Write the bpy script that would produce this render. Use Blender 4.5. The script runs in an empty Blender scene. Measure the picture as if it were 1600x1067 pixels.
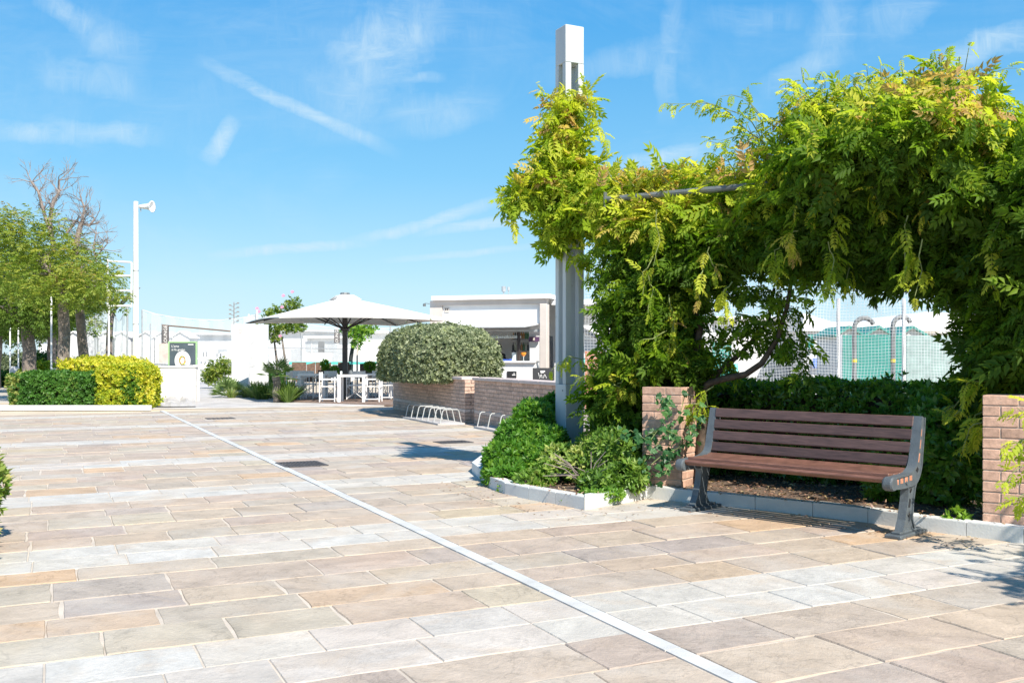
import bpy, math, random
import numpy as np
from mathutils import Vector, Matrix
S = bpy.context.scene
COL = S.collection
R = math.radians
random.seed(7)
RG = np.random.default_rng(7)

# ------------------------------------------------------------------ camera
FP, HOR, EYE = 1556.0, 560.0, 1.3
cam = bpy.data.cameras.new('camera'); camo = bpy.data.objects.new('camera', cam); COL.objects.link(camo)
camo.location = (0, 0, EYE); camo.rotation_euler = (R(90), 0, 0)
cam.lens = 35.0; cam.sensor_width = 36.0
cam.shift_y = (HOR - 533.5) / 1600.0
cam.clip_start = 0.1; cam.clip_end = 4000
S.camera = camo
# ------------------------------------------------------------------ sun, sky, exposure
S.view_settings.view_transform = 'Standard'; S.view_settings.look = 'None'
S.view_settings.gamma = 1.0; S.view_settings.exposure = 0.95
try: S.view_settings.use_curve_mapping = False
except Exception: pass
TO_SUN = Vector((0.46, -0.885, 1.0)).normalized()
sun = bpy.data.lights.new('sun', 'SUN'); sun.energy = 4.2; sun.angle = R(0.5); sun.color = (1.0, 0.93, 0.83)
suno = bpy.data.objects.new('sun', sun); COL.objects.link(suno); suno.location = (8, -12, 16)
suno.rotation_euler = (-TO_SUN).to_track_quat('-Z', 'Y').to_euler()
W = bpy.data.worlds.new('World'); S.world = W; W.use_nodes = True

def build_world():
    nt = W.node_tree; N = nt.nodes; L = nt.links; N.clear()
    def mk(t, **k):
        n = N.new(t)
        for a, b in k.items(): setattr(n, a, b)
        return n
    def m(op, a, b=None, c=None, clamp=False):
        n = mk('ShaderNodeMath', operation=op, use_clamp=clamp)
        for i, v in enumerate((a, b, c)):
            if v is None: continue
            if hasattr(v, 'is_linked') or hasattr(v, 'links'): L.new(v, n.inputs[i])
            else: n.inputs[i].default_value = v
        return n.outputs[0]
    out = mk('ShaderNodeOutputWorld'); bg = mk('ShaderNodeBackground')
    sky = mk('ShaderNodeTexSky', sky_type='NISHITA', sun_disc=False)
    sky.sun_elevation = math.asin(TO_SUN.z); sky.sun_rotation = math.atan2(TO_SUN.x, TO_SUN.y)
    sky.altitude = 0; sky.air_density = 1.0; sky.dust_density = 0.3; sky.ozone_density = 2.0
    hs = mk('ShaderNodeHueSaturation'); hs.inputs['Hue'].default_value = 0.487; hs.inputs['Saturation'].default_value = 1.12
    hs.inputs['Value'].default_value = 1.0
    L.new(sky.outputs[0], hs.inputs['Color'])
    tint = mk('ShaderNodeMix', data_type='RGBA', blend_type='MULTIPLY'); tint.inputs[0].default_value = 1.0
    tint.inputs[7].default_value = (1.0, 1.0, 1.0, 1)
    L.new(hs.outputs[0], tint.inputs[6])
    tc = mk('ShaderNodeTexCoord'); sp = mk('ShaderNodeSeparateXYZ'); L.new(tc.outputs['Generated'], sp.inputs[0])
    yy = m('MAXIMUM', sp.outputs[1], 0.05)
    gx = m('DIVIDE', sp.outputs[0], yy); gz = m('DIVIDE', sp.outputs[2], yy)
    cmb = mk('ShaderNodeCombineXYZ'); L.new(gx, cmb.inputs[0]); L.new(gz, cmb.inputs[2])
    def noise(vec, scale, detail, sx=1, sy=1, rot=0, rough=0.6, dist=0.0):
        mp = mk('ShaderNodeMapping'); mp.inputs['Scale'].default_value = (sx, 1, sy); mp.inputs['Rotation'].default_value = (0, rot, 0)
        L.new(vec, mp.inputs[0])
        n = mk('ShaderNodeTexNoise'); n.inputs['Scale'].default_value = scale; n.inputs['Detail'].default_value = detail
        n.inputs['Roughness'].default_value = rough; n.inputs['Distortion'].default_value = dist
        L.new(mp.outputs[0], n.inputs[0]); return n.outputs[0]
    nz = noise(cmb.outputs[0], 9, 6, 1, 1)
    fib = noise(cmb.outputs[0], 16, 9, 0.45, 2.6, R(14), 0.72, 0.9); fib2 = noise(cmb.outputs[0], 11, 9, 2.2, 0.5, R(-28), 0.72, 0.8)
    total = None
    # (x0,y0,x1,y1,half width,strength) of each cirrus streak, turned into directions
    streaks = [(300, 90, 630, 245, 9, .50), (320, 397, 600, 378, 7, .75), (520, 386, 800, 314, 9, .95), (640, 365, 850, 340, 7, .70),
               (590, 410, 850, 383, 5, .60), (150, 60, 60, -20, 14, .5), (60, 200, 260, 212, 16, .45), (830, 120, 1100, 60, 20, .25), (1180, 140, 1330, 60, 22, .35), (322, 258, 372, 185, 13, .65), (1055, -30, 1040, 200, 14, .30), (940, 270, 1120, 235, 14, .55),
               (1450, 98, 1640, 38, 18, .55), (1270, 95, 1330, -20, 36, .30), (-40, 205, 150, 215, 14, .42), (40, 110, 240, 125, 24, .28),
               (120, 20, 240, 90, 30, .26), (500, 180, 700, 0, 60, .40), (600, 185, 790, 160, 26, .26), (1340, 60, 1480, -30, 24, .28),
               (610, 125, 700, 122, 7, .35), (1080, 40, 1280, 20, 16, .18)]
    for (x0, y0, x1, y1, w, s) in streaks:
        ax, az = (x0 - 800) / FP, (HOR - y0) / FP; bx, bz = (x1 - 800) / FP, (HOR - y1) / FP
        ln = math.hypot(bx - ax, bz - az); dx, dz = (bx - ax) / ln, (bz - az) / ln; hw = w * 1.3 / FP
        px = m('SUBTRACT', gx, ax); pz = m('SUBTRACT', gz, az)
        t = m('ADD', m('MULTIPLY', px, dx / ln), m('MULTIPLY', pz, dz / ln))
        sd = m('ADD', m('MULTIPLY', px, -dz / hw), m('MULTIPLY', pz, dx / hw))
        sd = m('ADD', sd, m('MULTIPLY_ADD', nz, 3.6, -1.8))
        across = m('SUBTRACT', 1.0, m('MULTIPLY', sd, sd), clamp=True)
        along = m('MULTIPLY', m('MULTIPLY', t, m('SUBTRACT', 1.0, t), clamp=True), 4.0, clamp=True)
        v = m('MULTIPLY', m('MULTIPLY', across, along), min(.9, s * 1.2))
        total = v if total is None else m('MAXIMUM', total, v)
    fmask = m('MULTIPLY_ADD', m('MAXIMUM', fib, m('MULTIPLY', fib2, 0.98)), 2.9, -0.85, clamp=True)
    cl = m('MULTIPLY', total, fmask, clamp=True)
    veil = m('MULTIPLY_ADD', noise(cmb.outputs[0], 3.2, 6, 0.8, 1.8, R(-14), 0.62, 0.9), 2.2, -0.98, clamp=True)
    cl = m('ADD', cl, m('MULTIPLY', m('MULTIPLY', veil, fmask), 0.48), clamp=True)
    front = m('GREATER_THAN', sp.outputs[1], 0.05)
    cl = m('MULTIPLY', cl, front)
    # real haze brightening near the horizon is added with elevation
    hz = m('POWER', m('SUBTRACT', 1.0, m('MAXIMUM', sp.outputs[2], 0.0), clamp=True), 7.0)
    mh = mk('ShaderNodeMix', data_type='RGBA'); L.new(m('MULTIPLY', hz, 0.0), mh.inputs[0])
    cr = mk('ShaderNodeValToRGB'); el = cr.color_ramp.elements
    while len(el) < len(SKY_RAMP): el.new(0.5)
    for e, (p, c) in zip(el, SKY_RAMP): e.position = p; e.color = (c[0] / 6, c[1] / 6, c[2] / 6, 1)
    L.new(m('MAXIMUM', sp.outputs[2], 0.0), cr.inputs[0])
    sc_ = mk('ShaderNodeVectorMath', operation='SCALE'); sc_.inputs['Scale'].default_value = 6.0 * SKY_G; L.new(cr.outputs[0], sc_.inputs[0])
    mr_ = mk('ShaderNodeMix', data_type='RGBA'); mr_.inputs[0].default_value = SKY_MIX; L.new(tint.outputs[2], mr_.inputs[6]); L.new(sc_.outputs[0], mr_.inputs[7])
    L.new(mr_.outputs[2], mh.inputs[6]); mh.inputs[7].default_value = HAZE_COL
    mx = mk('ShaderNodeMix', data_type='RGBA'); L.new(cl, mx.inputs[0]); L.new(mh.outputs[2], mx.inputs[6])
    mx.inputs[7].default_value = CLOUD_COL
    L.new(mx.outputs[2], bg.inputs[0]); bg.inputs[1].default_value = 0.12
    L.new(bg.outputs[0], out.inputs[0])
SKY_MIX = 0.84
SKY_G = .72
SKY_RAMP = [(0.0, (3.0, 4.5, 5.4)), (.07, (2.55, 4.2, 5.4)), (.18, (1.15, 3.3, 5.3)), (.34, (.30, 2.3, 5.1)), (.6, (.20, 1.7, 4.4)), (1.0, (.16, 1.35, 3.8))]
HAZE_COL = (2.6, 3.9, 4.7, 1)
CLOUD_COL = (2.9, 3.75, 4.3, 1)
build_world()

# ------------------------------------------------------------------ projection helpers (photo pixel -> place in the world)
def G(px, py, z=0.0):
    Y = FP * (EYE - z) / (py - HOR)
    return Vector(((px - 800) / FP * Y, Y, z))
def P(px, py, Y):
    return Vector(((px - 800) / FP * Y, Y, EYE + (HOR - py) / FP * Y))
U = Vector((math.cos(R(26.8)), math.sin(R(26.8)), 0)); V = Vector((-math.sin(R(24.9)), math.cos(R(24.9)), 0))
def AB(a, b, z=0.0): return U * a + V * b + Vector((0, 0, z))

# ------------------------------------------------------------------ mesh builder
class MB:
    def __init__(s): s.v = []; s.f = []; s.r = []; s.cur = 0.0
    def quad(s, *pts):
        i = len(s.v); s.v += [tuple(p) for p in pts]; s.r += [s.cur] * len(pts); s.f.append(tuple(range(i, i + len(pts)))); return s
    def box(s, c, d, M=None, bev=0.0, taper=1.0):
        hx, hy, hz = d[0] / 2, d[1] / 2, d[2] / 2
        i = len(s.v)
        if bev <= 0:
            P0 = [(x * hx * (taper if z > 0 else 1), y * hy * (taper if z > 0 else 1), z * hz) for z in (-1, 1) for y in (-1, 1) for x in (-1, 1)]
            F = [(0, 2, 3, 1), (4, 5, 7, 6), (0, 1, 5, 4), (2, 6, 7, 3), (0, 4, 6, 2), (1, 3, 7, 5)]
        else:
            b = min(bev, hx * .49, hy * .49, hz * .49)
            P0 = []
            def ring(x, y, z, c_): return [(-x + c_, -y, z), (x - c_, -y, z), (x, -y + c_, z), (x, y - c_, z), (x - c_, y, z), (-x + c_, y, z), (-x, y - c_, z), (-x, -y + c_, z)]
            P0 += ring(hx - b, hy - b, -hz, 0); P0 += ring(hx, hy, -hz + b, b); P0 += ring(hx, hy, hz - b, b); P0 += ring(hx - b, hy - b, hz, 0)
            F = []
            for k in range(3):
                for j in range(8):
                    a, b2 = k * 8 + j, k * 8 + (j + 1) % 8
                    F.append((a, b2, b2 + 8, a + 8))
            F.append(tuple(range(7, -1, -1))); F.append(tuple(range(24, 32)))
        c = Vector(c)
        for p in P0:
            q = Vector(p)
            if M is not None: q = M @ q
            s.v.append(tuple(q + c)); s.r.append(s.cur)
        s.f += [tuple(i + k for k in f) for f in F]; return s
    def bar(s, a, b, w, h=None, up=(0, 0, 1), bev=0.0):
        a = Vector(a); b = Vector(b); h = h or w
        x = (b - a); ln = x.length
        if ln < 1e-6: return s
        x = x / ln; u = Vector(up)
        if abs(x.dot(u)) > .98: u = Vector((0, 1, 0))
        y = u.cross(x).normalized(); z = x.cross(y)
        M = Matrix((x, y, z)).transposed()
        return s.box((a + b) / 2, (ln, w, h), M, bev)
    def tube(s, pts, rad, n=8, cap=True):
        pts = [Vector(p) for p in pts]
        if not hasattr(rad, '__len__'): rad = [rad] * len(pts)
        i0 = len(s.v); ref = None
        for k, p in enumerate(pts):
            t = (pts[min(k + 1, len(pts) - 1)] - pts[max(k - 1, 0)])
            t = t.normalized() if t.length > 1e-9 else Vector((0, 0, 1))
            if ref is None: ref = Vector((1, 0, 0)) if abs(t.x) < .9 else Vector((0, 1, 0))
            ref = (ref - t * ref.dot(t)).normalized(); bn = t.cross(ref)
            for j in range(n):
                a = 2 * math.pi * j / n
                s.v.append(tuple(p + (ref * math.cos(a) + bn * math.sin(a)) * rad[k])); s.r.append(s.cur)
        for k in range(len(pts) - 1):
            for j in range(n):
                a = i0 + k * n + j; b = i0 + k * n + (j + 1) % n
                s.f.append((a, b, b + n, a + n))
        if cap:
            s.f.append(tuple(i0 + j for j in range(n - 1, -1, -1))); e = i0 + (len(pts) - 1) * n; s.f.append(tuple(e + j for j in range(n)))
        return s
    def lathe(s, base, prof, n=16, axis=None):
        b = Vector(base); ax = Vector(axis).normalized() if axis else Vector((0, 0, 1))
        q = ax.to_track_quat('Z', 'Y').to_matrix(); i0 = len(s.v)
        for (r, z) in prof:
            for j in range(n):
                a = 2 * math.pi * j / n
                s.v.append(tuple(b + q @ Vector((r * math.cos(a), r * math.sin(a), z)))); s.r.append(s.cur)
        for k in range(len(prof) - 1):
            for j in range(n):
                a_ = i0 + k * n + j; b_ = i0 + k * n + (j + 1) % n
                s.f.append((a_, b_, b_ + n, a_ + n))
        s.f.append(tuple(i0 + j for j in range(n - 1, -1, -1))); e = i0 + (len(prof) - 1) * n; s.f.append(tuple(e + j for j in range(n)))
        return s
    def prism(s, poly, z0, z1):
        """polygon (x,y) ccw extruded from z0 to z1; z may be added per vertex"""
        n = len(poly); i = len(s.v)
        for z in (z0, z1):
            for p in poly: s.v.append((p[0], p[1], z)); s.r.append(s.cur)
        s.f.append(tuple(range(i + n - 1, i - 1, -1))); s.f.append(tuple(range(i + n, i + 2 * n)))
        for j in range(n):
            a = i + j; b = i + (j + 1) % n
            s.f.append((a, b, b + n, a + n))
        return s
    def plate(s, poly3, thick):
        """3D polygon extruded by vector thick"""
        n = len(poly3); i = len(s.v); t = Vector(thick)
        for k in (0, 1):
            for p in poly3: s.v.append(tuple(Vector(p) + t * k)); s.r.append(s.cur)
        s.f.append(tuple(range(i + n - 1, i - 1, -1))); s.f.append(tuple(range(i + n, i + 2 * n)))
        for j in range(n):
            a = i + j; b = i + (j + 1) % n
            s.f.append((a, b, b + n, a + n))
        return s
ORG = {}
def org(o):
    while o.parent: o = o.parent
    return ORG.get(o.name, Vector((0, 0, 0)))
def link(o, parent=None):
    COL.objects.link(o)
    if parent: o.parent = parent
    return o
def tag(o, label=None, cat=None, group=None, kind=None):
    for k, v in (('label', label), ('category', cat), ('group', group), ('kind', kind)):
        if v: o[k] = v
    return o
def thing(name, label, cat, loc=(0, 0, 0), rz=0.0, group=None, local=False):
    o = bpy.data.objects.new(name, None); o.location = loc; o.rotation_euler = (0, 0, rz); o.empty_display_size = .2
    COL.objects.link(o)
    ORG[o.name] = Vector((0, 0, 0)) if local else Vector(loc)
    return tag(o, label, cat, group)
def mesh_of(name, mb, mat, smooth=False, off=None, fixn=True):
    me = bpy.data.meshes.new(name)
    vs = mb.v if off is None else [(x - off[0], y - off[1], z - off[2]) for x, y, z in mb.v]
    me.from_pydata(vs, [], mb.f)
    at = me.attributes.new('rnd', 'FLOAT', 'POINT'); at.data.foreach_set('value', mb.r)
    me.materials.append(mat)
    if smooth: me.shade_smooth() if hasattr(me, 'shade_smooth') else None
    return me
def part(name, mb, mat, parent=None, smooth=False, label=None, kind=None):
    off = org(parent) if parent else None
    o = bpy.data.objects.new(name, mesh_of(name, mb, mat, smooth, off))
    link(o, parent); tag(o, label, None, None, kind)
    if smooth == 'auto':
        pass
    return o
def single(name, mb, mat, label, cat, group=None, smooth=False, kind=None):
    """a thing that is one mesh; origin moved to its base"""
    vs = np.array(mb.v); c = vs.mean(0); c[2] = vs[:, 2].min(); off = Vector(c)
    o = bpy.data.objects.new(name, mesh_of(name, mb, mat, smooth, off)); o.location = off
    link(o); return tag(o, label, cat, group, kind)
def struct(name, mb, mat, parent=None, smooth=False):
    o = part(name, mb, mat, parent, smooth)
    if not parent: o['kind'] = 'structure'
    return o
def inst(name, me, parent, loc, rot=(0, 0, 0), scale=(1, 1, 1)):
    o = bpy.data.objects.new(name, me); o.location = Vector(loc) - (org(parent) if parent else Vector((0, 0, 0)))
    o.rotation_euler = rot; o.scale = scale; link(o, parent); return o
def copy_tree(o, parent=None):
    c = o.copy(); COL.objects.link(c)
    if parent: c.parent = parent
    for ch in o.children: copy_tree(ch, c)
    return c
def text_part(name, body, size, M, mat, parent, ext=0.002, align='CENTER', label=None):
    cu = bpy.data.curves.new(name, 'FONT'); cu.body = body; cu.size = size; cu.extrude = ext; cu.align_x = align; cu.align_y = 'CENTER'
    cu.resolution_u = 2
    tmp = bpy.data.objects.new(name + '_tmp', cu); COL.objects.link(tmp)
    dg = bpy.context.evaluated_depsgraph_get(); me = bpy.data.meshes.new_from_object(tmp.evaluated_get(dg))
    bpy.data.objects.remove(tmp); bpy.data.curves.remove(cu)
    me.transform(Matrix.Translation(-org(parent)) @ M); me.materials.clear(); me.materials.append(mat); me.name = name
    o = bpy.data.objects.new(name, me); link(o, parent); tag(o, label); return o

# ------------------------------------------------------------------ materials
def nodes(name):
    m = bpy.data.materials.new(name); m.use_nodes = True; nt = m.node_tree
    return m, nt, nt.nodes, nt.links, nt.nodes['Principled BSDF']
def c4(c): return (c[0], c[1], c[2], 1)
def mat(name, col, rough=0.6, var=0.12, scale=6.0, col2=None, metal=0.0, bump=0.0, bscale=60.0, spec=0.5, rnd=0.0, aniso=(1, 1, 1), stain=None):
    m, nt, N, L, B = nodes(name)
    B.inputs['Roughness'].default_value = rough; B.inputs['Metallic'].default_value = metal
    B.inputs['Specular IOR Level'].default_value = spec
    tc = N.new('ShaderNodeTexCoord'); geo = N.new('ShaderNodeNewGeometry')
    mp = N.new('ShaderNodeMapping'); mp.inputs['Scale'].default_value = aniso; L.new(geo.outputs['Position'], mp.inputs[0])
    n = N.new('ShaderNodeTexNoise'); n.inputs['Scale'].default_value = scale; n.inputs['Detail'].default_value = 6; n.inputs['Roughness'].default_value = .6
    L.new(mp.outputs[0], n.inputs[0])
    mx = N.new('ShaderNodeMix'); mx.data_type = 'RGBA'
    cc2 = col2 if col2 else tuple(max(0, c * (1 - 2 * var)) for c in col)
    cc1 = col if col2 else tuple(min(1, c * (1 + var)) for c in col)
    mx.inputs[6].default_value = c4(cc1); mx.inputs[7].default_value = c4(cc2)
    cr = N.new('ShaderNodeMapRange'); cr.inputs[1].default_value = .35; cr.inputs[2].default_value = .68; L.new(n.outputs[0], cr.inputs[0]); L.new(cr.outputs[0], mx.inputs[0])
    last = mx.outputs[2]
    if rnd > 0:
        oi = N.new('ShaderNodeObjectInfo'); at = N.new('ShaderNodeAttribute'); at.attribute_name = 'rnd'
        ad = N.new('ShaderNodeMath'); ad.operation = 'ADD'; L.new(oi.outputs['Random'], ad.inputs[0]); L.new(at.outputs['Fac'], ad.inputs[1])
        fr = N.new('ShaderNodeMath'); fr.operation = 'FRACT'; L.new(ad.outputs[0], fr.inputs[0])
        mr = N.new('ShaderNodeMapRange'); mr.inputs[3].default_value = 1 - rnd; mr.inputs[4].default_value = 1 + rnd; L.new(fr.outputs[0], mr.inputs[0])
        vm = N.new('ShaderNodeVectorMath'); vm.operation = 'SCALE'; L.new(last, vm.inputs[0]); L.new(mr.outputs[0], vm.inputs['Scale']); last = vm.outputs[0]
    if stain:
        n2 = N.new('ShaderNodeTexNoise'); n2.inputs['Scale'].default_value = stain[1]; n2.inputs['Detail'].default_value = 8; n2.inputs['Roughness'].default_value = .7
        L.new(geo.outputs['Position'], n2.inputs[0])
        r2 = N.new('ShaderNodeMapRange'); r2.inputs[1].default_value = stain[2]; r2.inputs[2].default_value = stain[2] + .12; L.new(n2.outputs[0], r2.inputs[0])
        m2 = N.new('ShaderNodeMix'); m2.data_type = 'RGBA'; L.new(r2.outputs[0], m2.inputs[0]); L.new(last, m2.inputs[6]); m2.inputs[7].default_value = c4(stain[0]); last = m2.outputs[2]
    L.new(last, B.inputs['Base Color'])
    if bump > 0:
        n3 = N.new('ShaderNodeTexNoise'); n3.inputs['Scale'].default_value = bscale; n3.inputs['Detail'].default_value = 5
        L.new(mp.outputs[0], n3.inputs[0])
        bp = N.new('ShaderNodeBump'); bp.inputs['Strength'].default_value = bump; bp.inputs['Distance'].default_value = .01
        L.new(n3.outputs[0], bp.inputs['Height']); L.new(bp.outputs[0], B.inputs['Normal'])
    return m
def leafmat(name, ramp, trans=0.35, rough=0.45, spec=0.35):
    """colour by the per-leaf 'tint' attribute (age/variety of the leaf; low on the pergola shade too); thin and translucent"""
    m, nt, N, L, B = nodes(name)
    at = N.new('ShaderNodeAttribute'); at.attribute_name = 'tint'
    oi = N.new('ShaderNodeObjectInfo'); ad = N.new('ShaderNodeMath'); ad.operation = 'ADD'
    cr = N.new('ShaderNodeValToRGB'); cr.color_ramp.interpolation = 'LINEAR'
    el = cr.color_ramp.elements
    while len(el) < len(ramp): el.new(0.5)
    for e, (p, c) in zip(el, ramp): e.position = p; e.color = c4(c)
    L.new(at.outputs['Fac'], cr.inputs[0])
    geo = N.new('ShaderNodeNewGeometry')
    n = N.new('ShaderNodeTexNoise'); n.inputs['Scale'].default_value = 40; L.new(geo.outputs['Position'], n.inputs[0])
    mr = N.new('ShaderNodeMapRange'); mr.inputs[3].default_value = .8; mr.inputs[4].default_value = 1.2; L.new(n.outputs[0], mr.inputs[0])
    vm = N.new('ShaderNodeVectorMath'); vm.operation = 'SCALE'; L.new(cr.outputs[0], vm.inputs[0]); L.new(mr.outputs[0], vm.inputs['Scale'])
    L.new(vm.outputs[0], B.inputs['Base Color']); B.inputs['Roughness'].default_value = rough; B.inputs['Specular IOR Level'].default_value = spec
    tr = N.new('ShaderNodeBsdfTranslucent'); vt = N.new('ShaderNodeMix'); vt.data_type = 'RGBA'; vt.blend_type = 'MULTIPLY'; vt.inputs[0].default_value = 1
    L.new(vm.outputs[0], vt.inputs[6]); vt.inputs[7].default_value = (1.5, 1.6, .7, 1); L.new(vt.outputs[2], tr.inputs[0])
    ms = N.new('ShaderNodeMixShader'); ms.inputs[0].default_value = trans
    L.new(B.outputs[0], ms.inputs[1]); L.new(tr.outputs[0], ms.inputs[2]); L.new(ms.outputs[0], N['Material Output'].inputs[0])
    return m
def slabmat(name, ramp, gain=1.0, veins=.80):
    m, nt, N, L, B = nodes(name)
    geo = N.new('ShaderNodeNewGeometry'); oi = N.new('ShaderNodeObjectInfo'); at = N.new('ShaderNodeAttribute'); at.attribute_name = 'rnd'
    ad = N.new('ShaderNodeMath'); ad.operation = 'ADD'; L.new(oi.outputs['Random'], ad.inputs[0]); L.new(at.outputs['Fac'], ad.inputs[1])
    fr = N.new('ShaderNodeMath'); fr.operation = 'FRACT'; L.new(ad.outputs[0], fr.inputs[0])
    cr = N.new('ShaderNodeValToRGB'); cr.color_ramp.interpolation = 'LINEAR'; el = cr.color_ramp.elements
    while len(el) < len(ramp): el.new(0.5)
    for i, (e, c) in enumerate(zip(el, ramp)): e.position = i / (len(ramp) - 1); e.color = c4(c)
    L.new(fr.outputs[0], cr.inputs[0])
    # 4D noise so that each slab has its own figure
    w = N.new('ShaderNodeMath'); w.operation = 'MULTIPLY'; L.new(fr.outputs[0], w.inputs[0]); w.inputs[1].default_value = 37.0
    def nz(scale, det, dist, rough=.6, asp=(1, 1, 1)):
        mp = N.new('ShaderNodeMapping'); mp.inputs['Scale'].default_value = asp; L.new(geo.outputs['Position'], mp.inputs[0])
        n = N.new('ShaderNodeTexNoise'); n.noise_dimensions = '4D'; n.inputs['Scale'].default_value = scale; n.inputs['Detail'].default_value = det
        n.inputs['Distortion'].default_value = dist; n.inputs['Roughness'].default_value = rough; L.new(mp.outputs[0], n.inputs['Vector']); L.new(w.outputs[0], n.inputs['W']); return n.outputs[0]
    def rng(o, a, b, c, d):
        r = N.new('ShaderNodeMapRange'); r.inputs[1].default_value = a; r.inputs[2].default_value = b; r.inputs[3].default_value = c; r.inputs[4].default_value = d; L.new(o, r.inputs[0]); return r.outputs[0]
    swirl = nz(1.5, 5, 2.6); a1 = rng(swirl, .3, .7, .80, 1.15); a2 = rng(nz(38, 8, .2, .8), .3, .7, .87, 1.10)
    rd = N.new('ShaderNodeMath'); rd.operation = 'SUBTRACT'; L.new(nz(1.9, 6, 1.2), rd.inputs[0]); rd.inputs[1].default_value = .5
    ra = N.new('ShaderNodeMath'); ra.operation = 'ABSOLUTE'; L.new(rd.outputs[0], ra.inputs[0]); line = rng(ra.outputs[0], .0, .014, veins, 1.0)
    ml = N.new('ShaderNodeMath'); ml.operation = 'MULTIPLY'; L.new(a1, ml.inputs[0]); L.new(line, ml.inputs[1]); a1 = ml.outputs[0]
    spot = rng(nz(7, 8, .4, .75), .60, .70, 1.0, .80); ml2 = N.new('ShaderNodeMath'); ml2.operation = 'MULTIPLY'; L.new(a1, ml2.inputs[0]); L.new(spot, ml2.inputs[1]); a1 = ml2.outputs[0]
    mu = N.new('ShaderNodeMath'); mu.operation = 'MULTIPLY'; L.new(a1, mu.inputs[0]); L.new(a2, mu.inputs[1])
    mg = N.new('ShaderNodeMath'); mg.operation = 'MULTIPLY'; L.new(mu.outputs[0], mg.inputs[0]); mg.inputs[1].default_value = gain
    vm = N.new('ShaderNodeVectorMath'); vm.operation = 'SCALE'; L.new(cr.outputs[0], vm.inputs[0]); L.new(mg.outputs[0], vm.inputs['Scale'])
    # rusty figure and pale lime bloom
    mx = N.new('ShaderNodeMix'); mx.data_type = 'RGBA'; L.new(rng(nz(1.7, 4, 1.5), .52, .68, 0, .45 if veins < .9 else .22), mx.inputs[0]); L.new(vm.outputs[0], mx.inputs[6])
    mx.inputs[7].default_value = c4([x * gain for x in (.52, .41, .30)])
    mx2 = N.new('ShaderNodeMix'); mx2.data_type = 'RGBA'; L.new(rng(nz(1.1, 6, .8), .5, .7, 0, .55), mx2.inputs[0]); L.new(mx.outputs[2], mx2.inputs[6])
    mx2.inputs[7].default_value = c4([x * gain for x in (.54, .50, .44)])
    L.new(mx2.outputs[2], B.inputs['Base Color']); B.inputs['Roughness'].default_value = .7; B.inputs['Specular IOR Level'].default_value = .25
    bp = N.new('ShaderNodeBump'); bp.inputs['Strength'].default_value = .7; bp.inputs['Distance'].default_value = .016
    ad2 = N.new('ShaderNodeMath'); ad2.operation = 'ADD'; L.new(nz(5, 8, 1.6, .65), ad2.inputs[0]); L.new(rng(nz(60, 4, 0), 0, 1, 0, .25), ad2.inputs[1])
    L.new(ad2.outputs[0], bp.inputs['Height']); L.new(bp.outputs[0], B.inputs['Normal'])
    return m

M_SLAB = slabmat('sandstone_slab', [(.50, .40, .30), (.46, .36, .285), (.41, .345, .29), (.51, .42, .32), (.40, .34, .30), (.49, .43, .32), (.49, .375, .29), (.43, .375, .30), (.54, .375, .235), (.46, .40, .33), (.50, .41, .31), (.43, .345, .29), (.52, .43, .29)], .93)
M_PALE = slabmat('pale_limestone_slab', [(.56, .52, .455), (.55, .52, .46), (.575, .525, .45), (.535, .505, .455), (.56, .49, .42), (.55, .53, .48), (.565, .54, .49)], .90, .88)
M_MORTAR = mat('pale_mortar', (.52, .455, .375), .9, .1, 3, bump=.3, bscale=90, stain=((.26, .22, .17), 4, .62))
M_LINE = mat('white_line_stone', (.62, .61, .58), .6, .06, 3, col2=(.45, .445, .42), bump=.2, bscale=70, stain=((.40, .375, .33), 5, .60))
M_SAND = mat('beach_sand', (.55, .46, .34), .95, .1, .5, bump=.4, bscale=12)
M_CONC = mat('worn_concrete', (.46, .44, .42), .9, .12, 1.5, bump=.3, bscale=40)
M_KERB = mat('grey_kerb_stone', (.62, .625, .60), .75, .1, 4, col2=(.53, .54, .52), bump=.25, bscale=60, stain=((.30, .29, .26), 9, .66), rnd=.05)
M_WHITEKERB = mat('white_kerb_stone', (.74, .72, .68), .75, .05, 4, rnd=.03)
M_SOIL = mat('dark_mulch_soil', (.10, .065, .045), .95, .2, 14, col2=(.17, .12, .085), bump=1.0, bscale=60)
M_BRICK = mat('pink_brick', (.55, .345, .25), .85, .14, 22, bump=.35, bscale=120, rnd=.17, stain=((.55, .45, .38), 7, .62))
M_BRICK2 = mat('tan_brick', (.55, .375, .285), .85, .14, 18, bump=.3, bscale=90, rnd=.15, stain=((.24, .19, .16), 3, .64))
M_BRICKP = mat('pale_brick', (.58, .47, .40), .85, .08, 18, bump=.3, bscale=90, rnd=.08)
M_JOINT = mat('brick_mortar', (.42, .34, .28), .95, .1, 30, bump=.3, bscale=150)
M_CAP = mat('pinkish_cap_stone', (.58, .48, .43), .8, .08, 5, bump=.2, bscale=60, rnd=.06)
M_POST = mat('pale_grey_paint', (.50, .53, .535), .5, .07, 2.5, bump=.08, aniso=(1, 1, .35), stain=((.37, .37, .34), 7, .63))
M_STEEL = mat('dark_grey_paint', (.13, .145, .15), .5, .12, 9, bump=.1)
M_IRON = mat('grey_cast_iron', (.095, .112, .122), .5, .1, 16, bump=.35, bscale=110, stain=((.19, .21, .22), 14, .64))
M_RUST = mat('worn_orange_enamel', (.50, .22, .13), .7, .2, 30)
M_SLATB = mat('brown_painted_wood', (.095, .055, .047), .42, .22, 7, aniso=(1, 1, 14), bump=.15, bscale=30, rnd=.12, stain=((.19, .11, .09), 10, .66))
M_SLATS = mat('worn_red_brown_wood', (.17, .080, .055), .45, .18, 9, aniso=(1, 1, 6), bump=.25, bscale=40, rnd=.12, stain=((.42, .30, .22), 22, .66))
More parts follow.
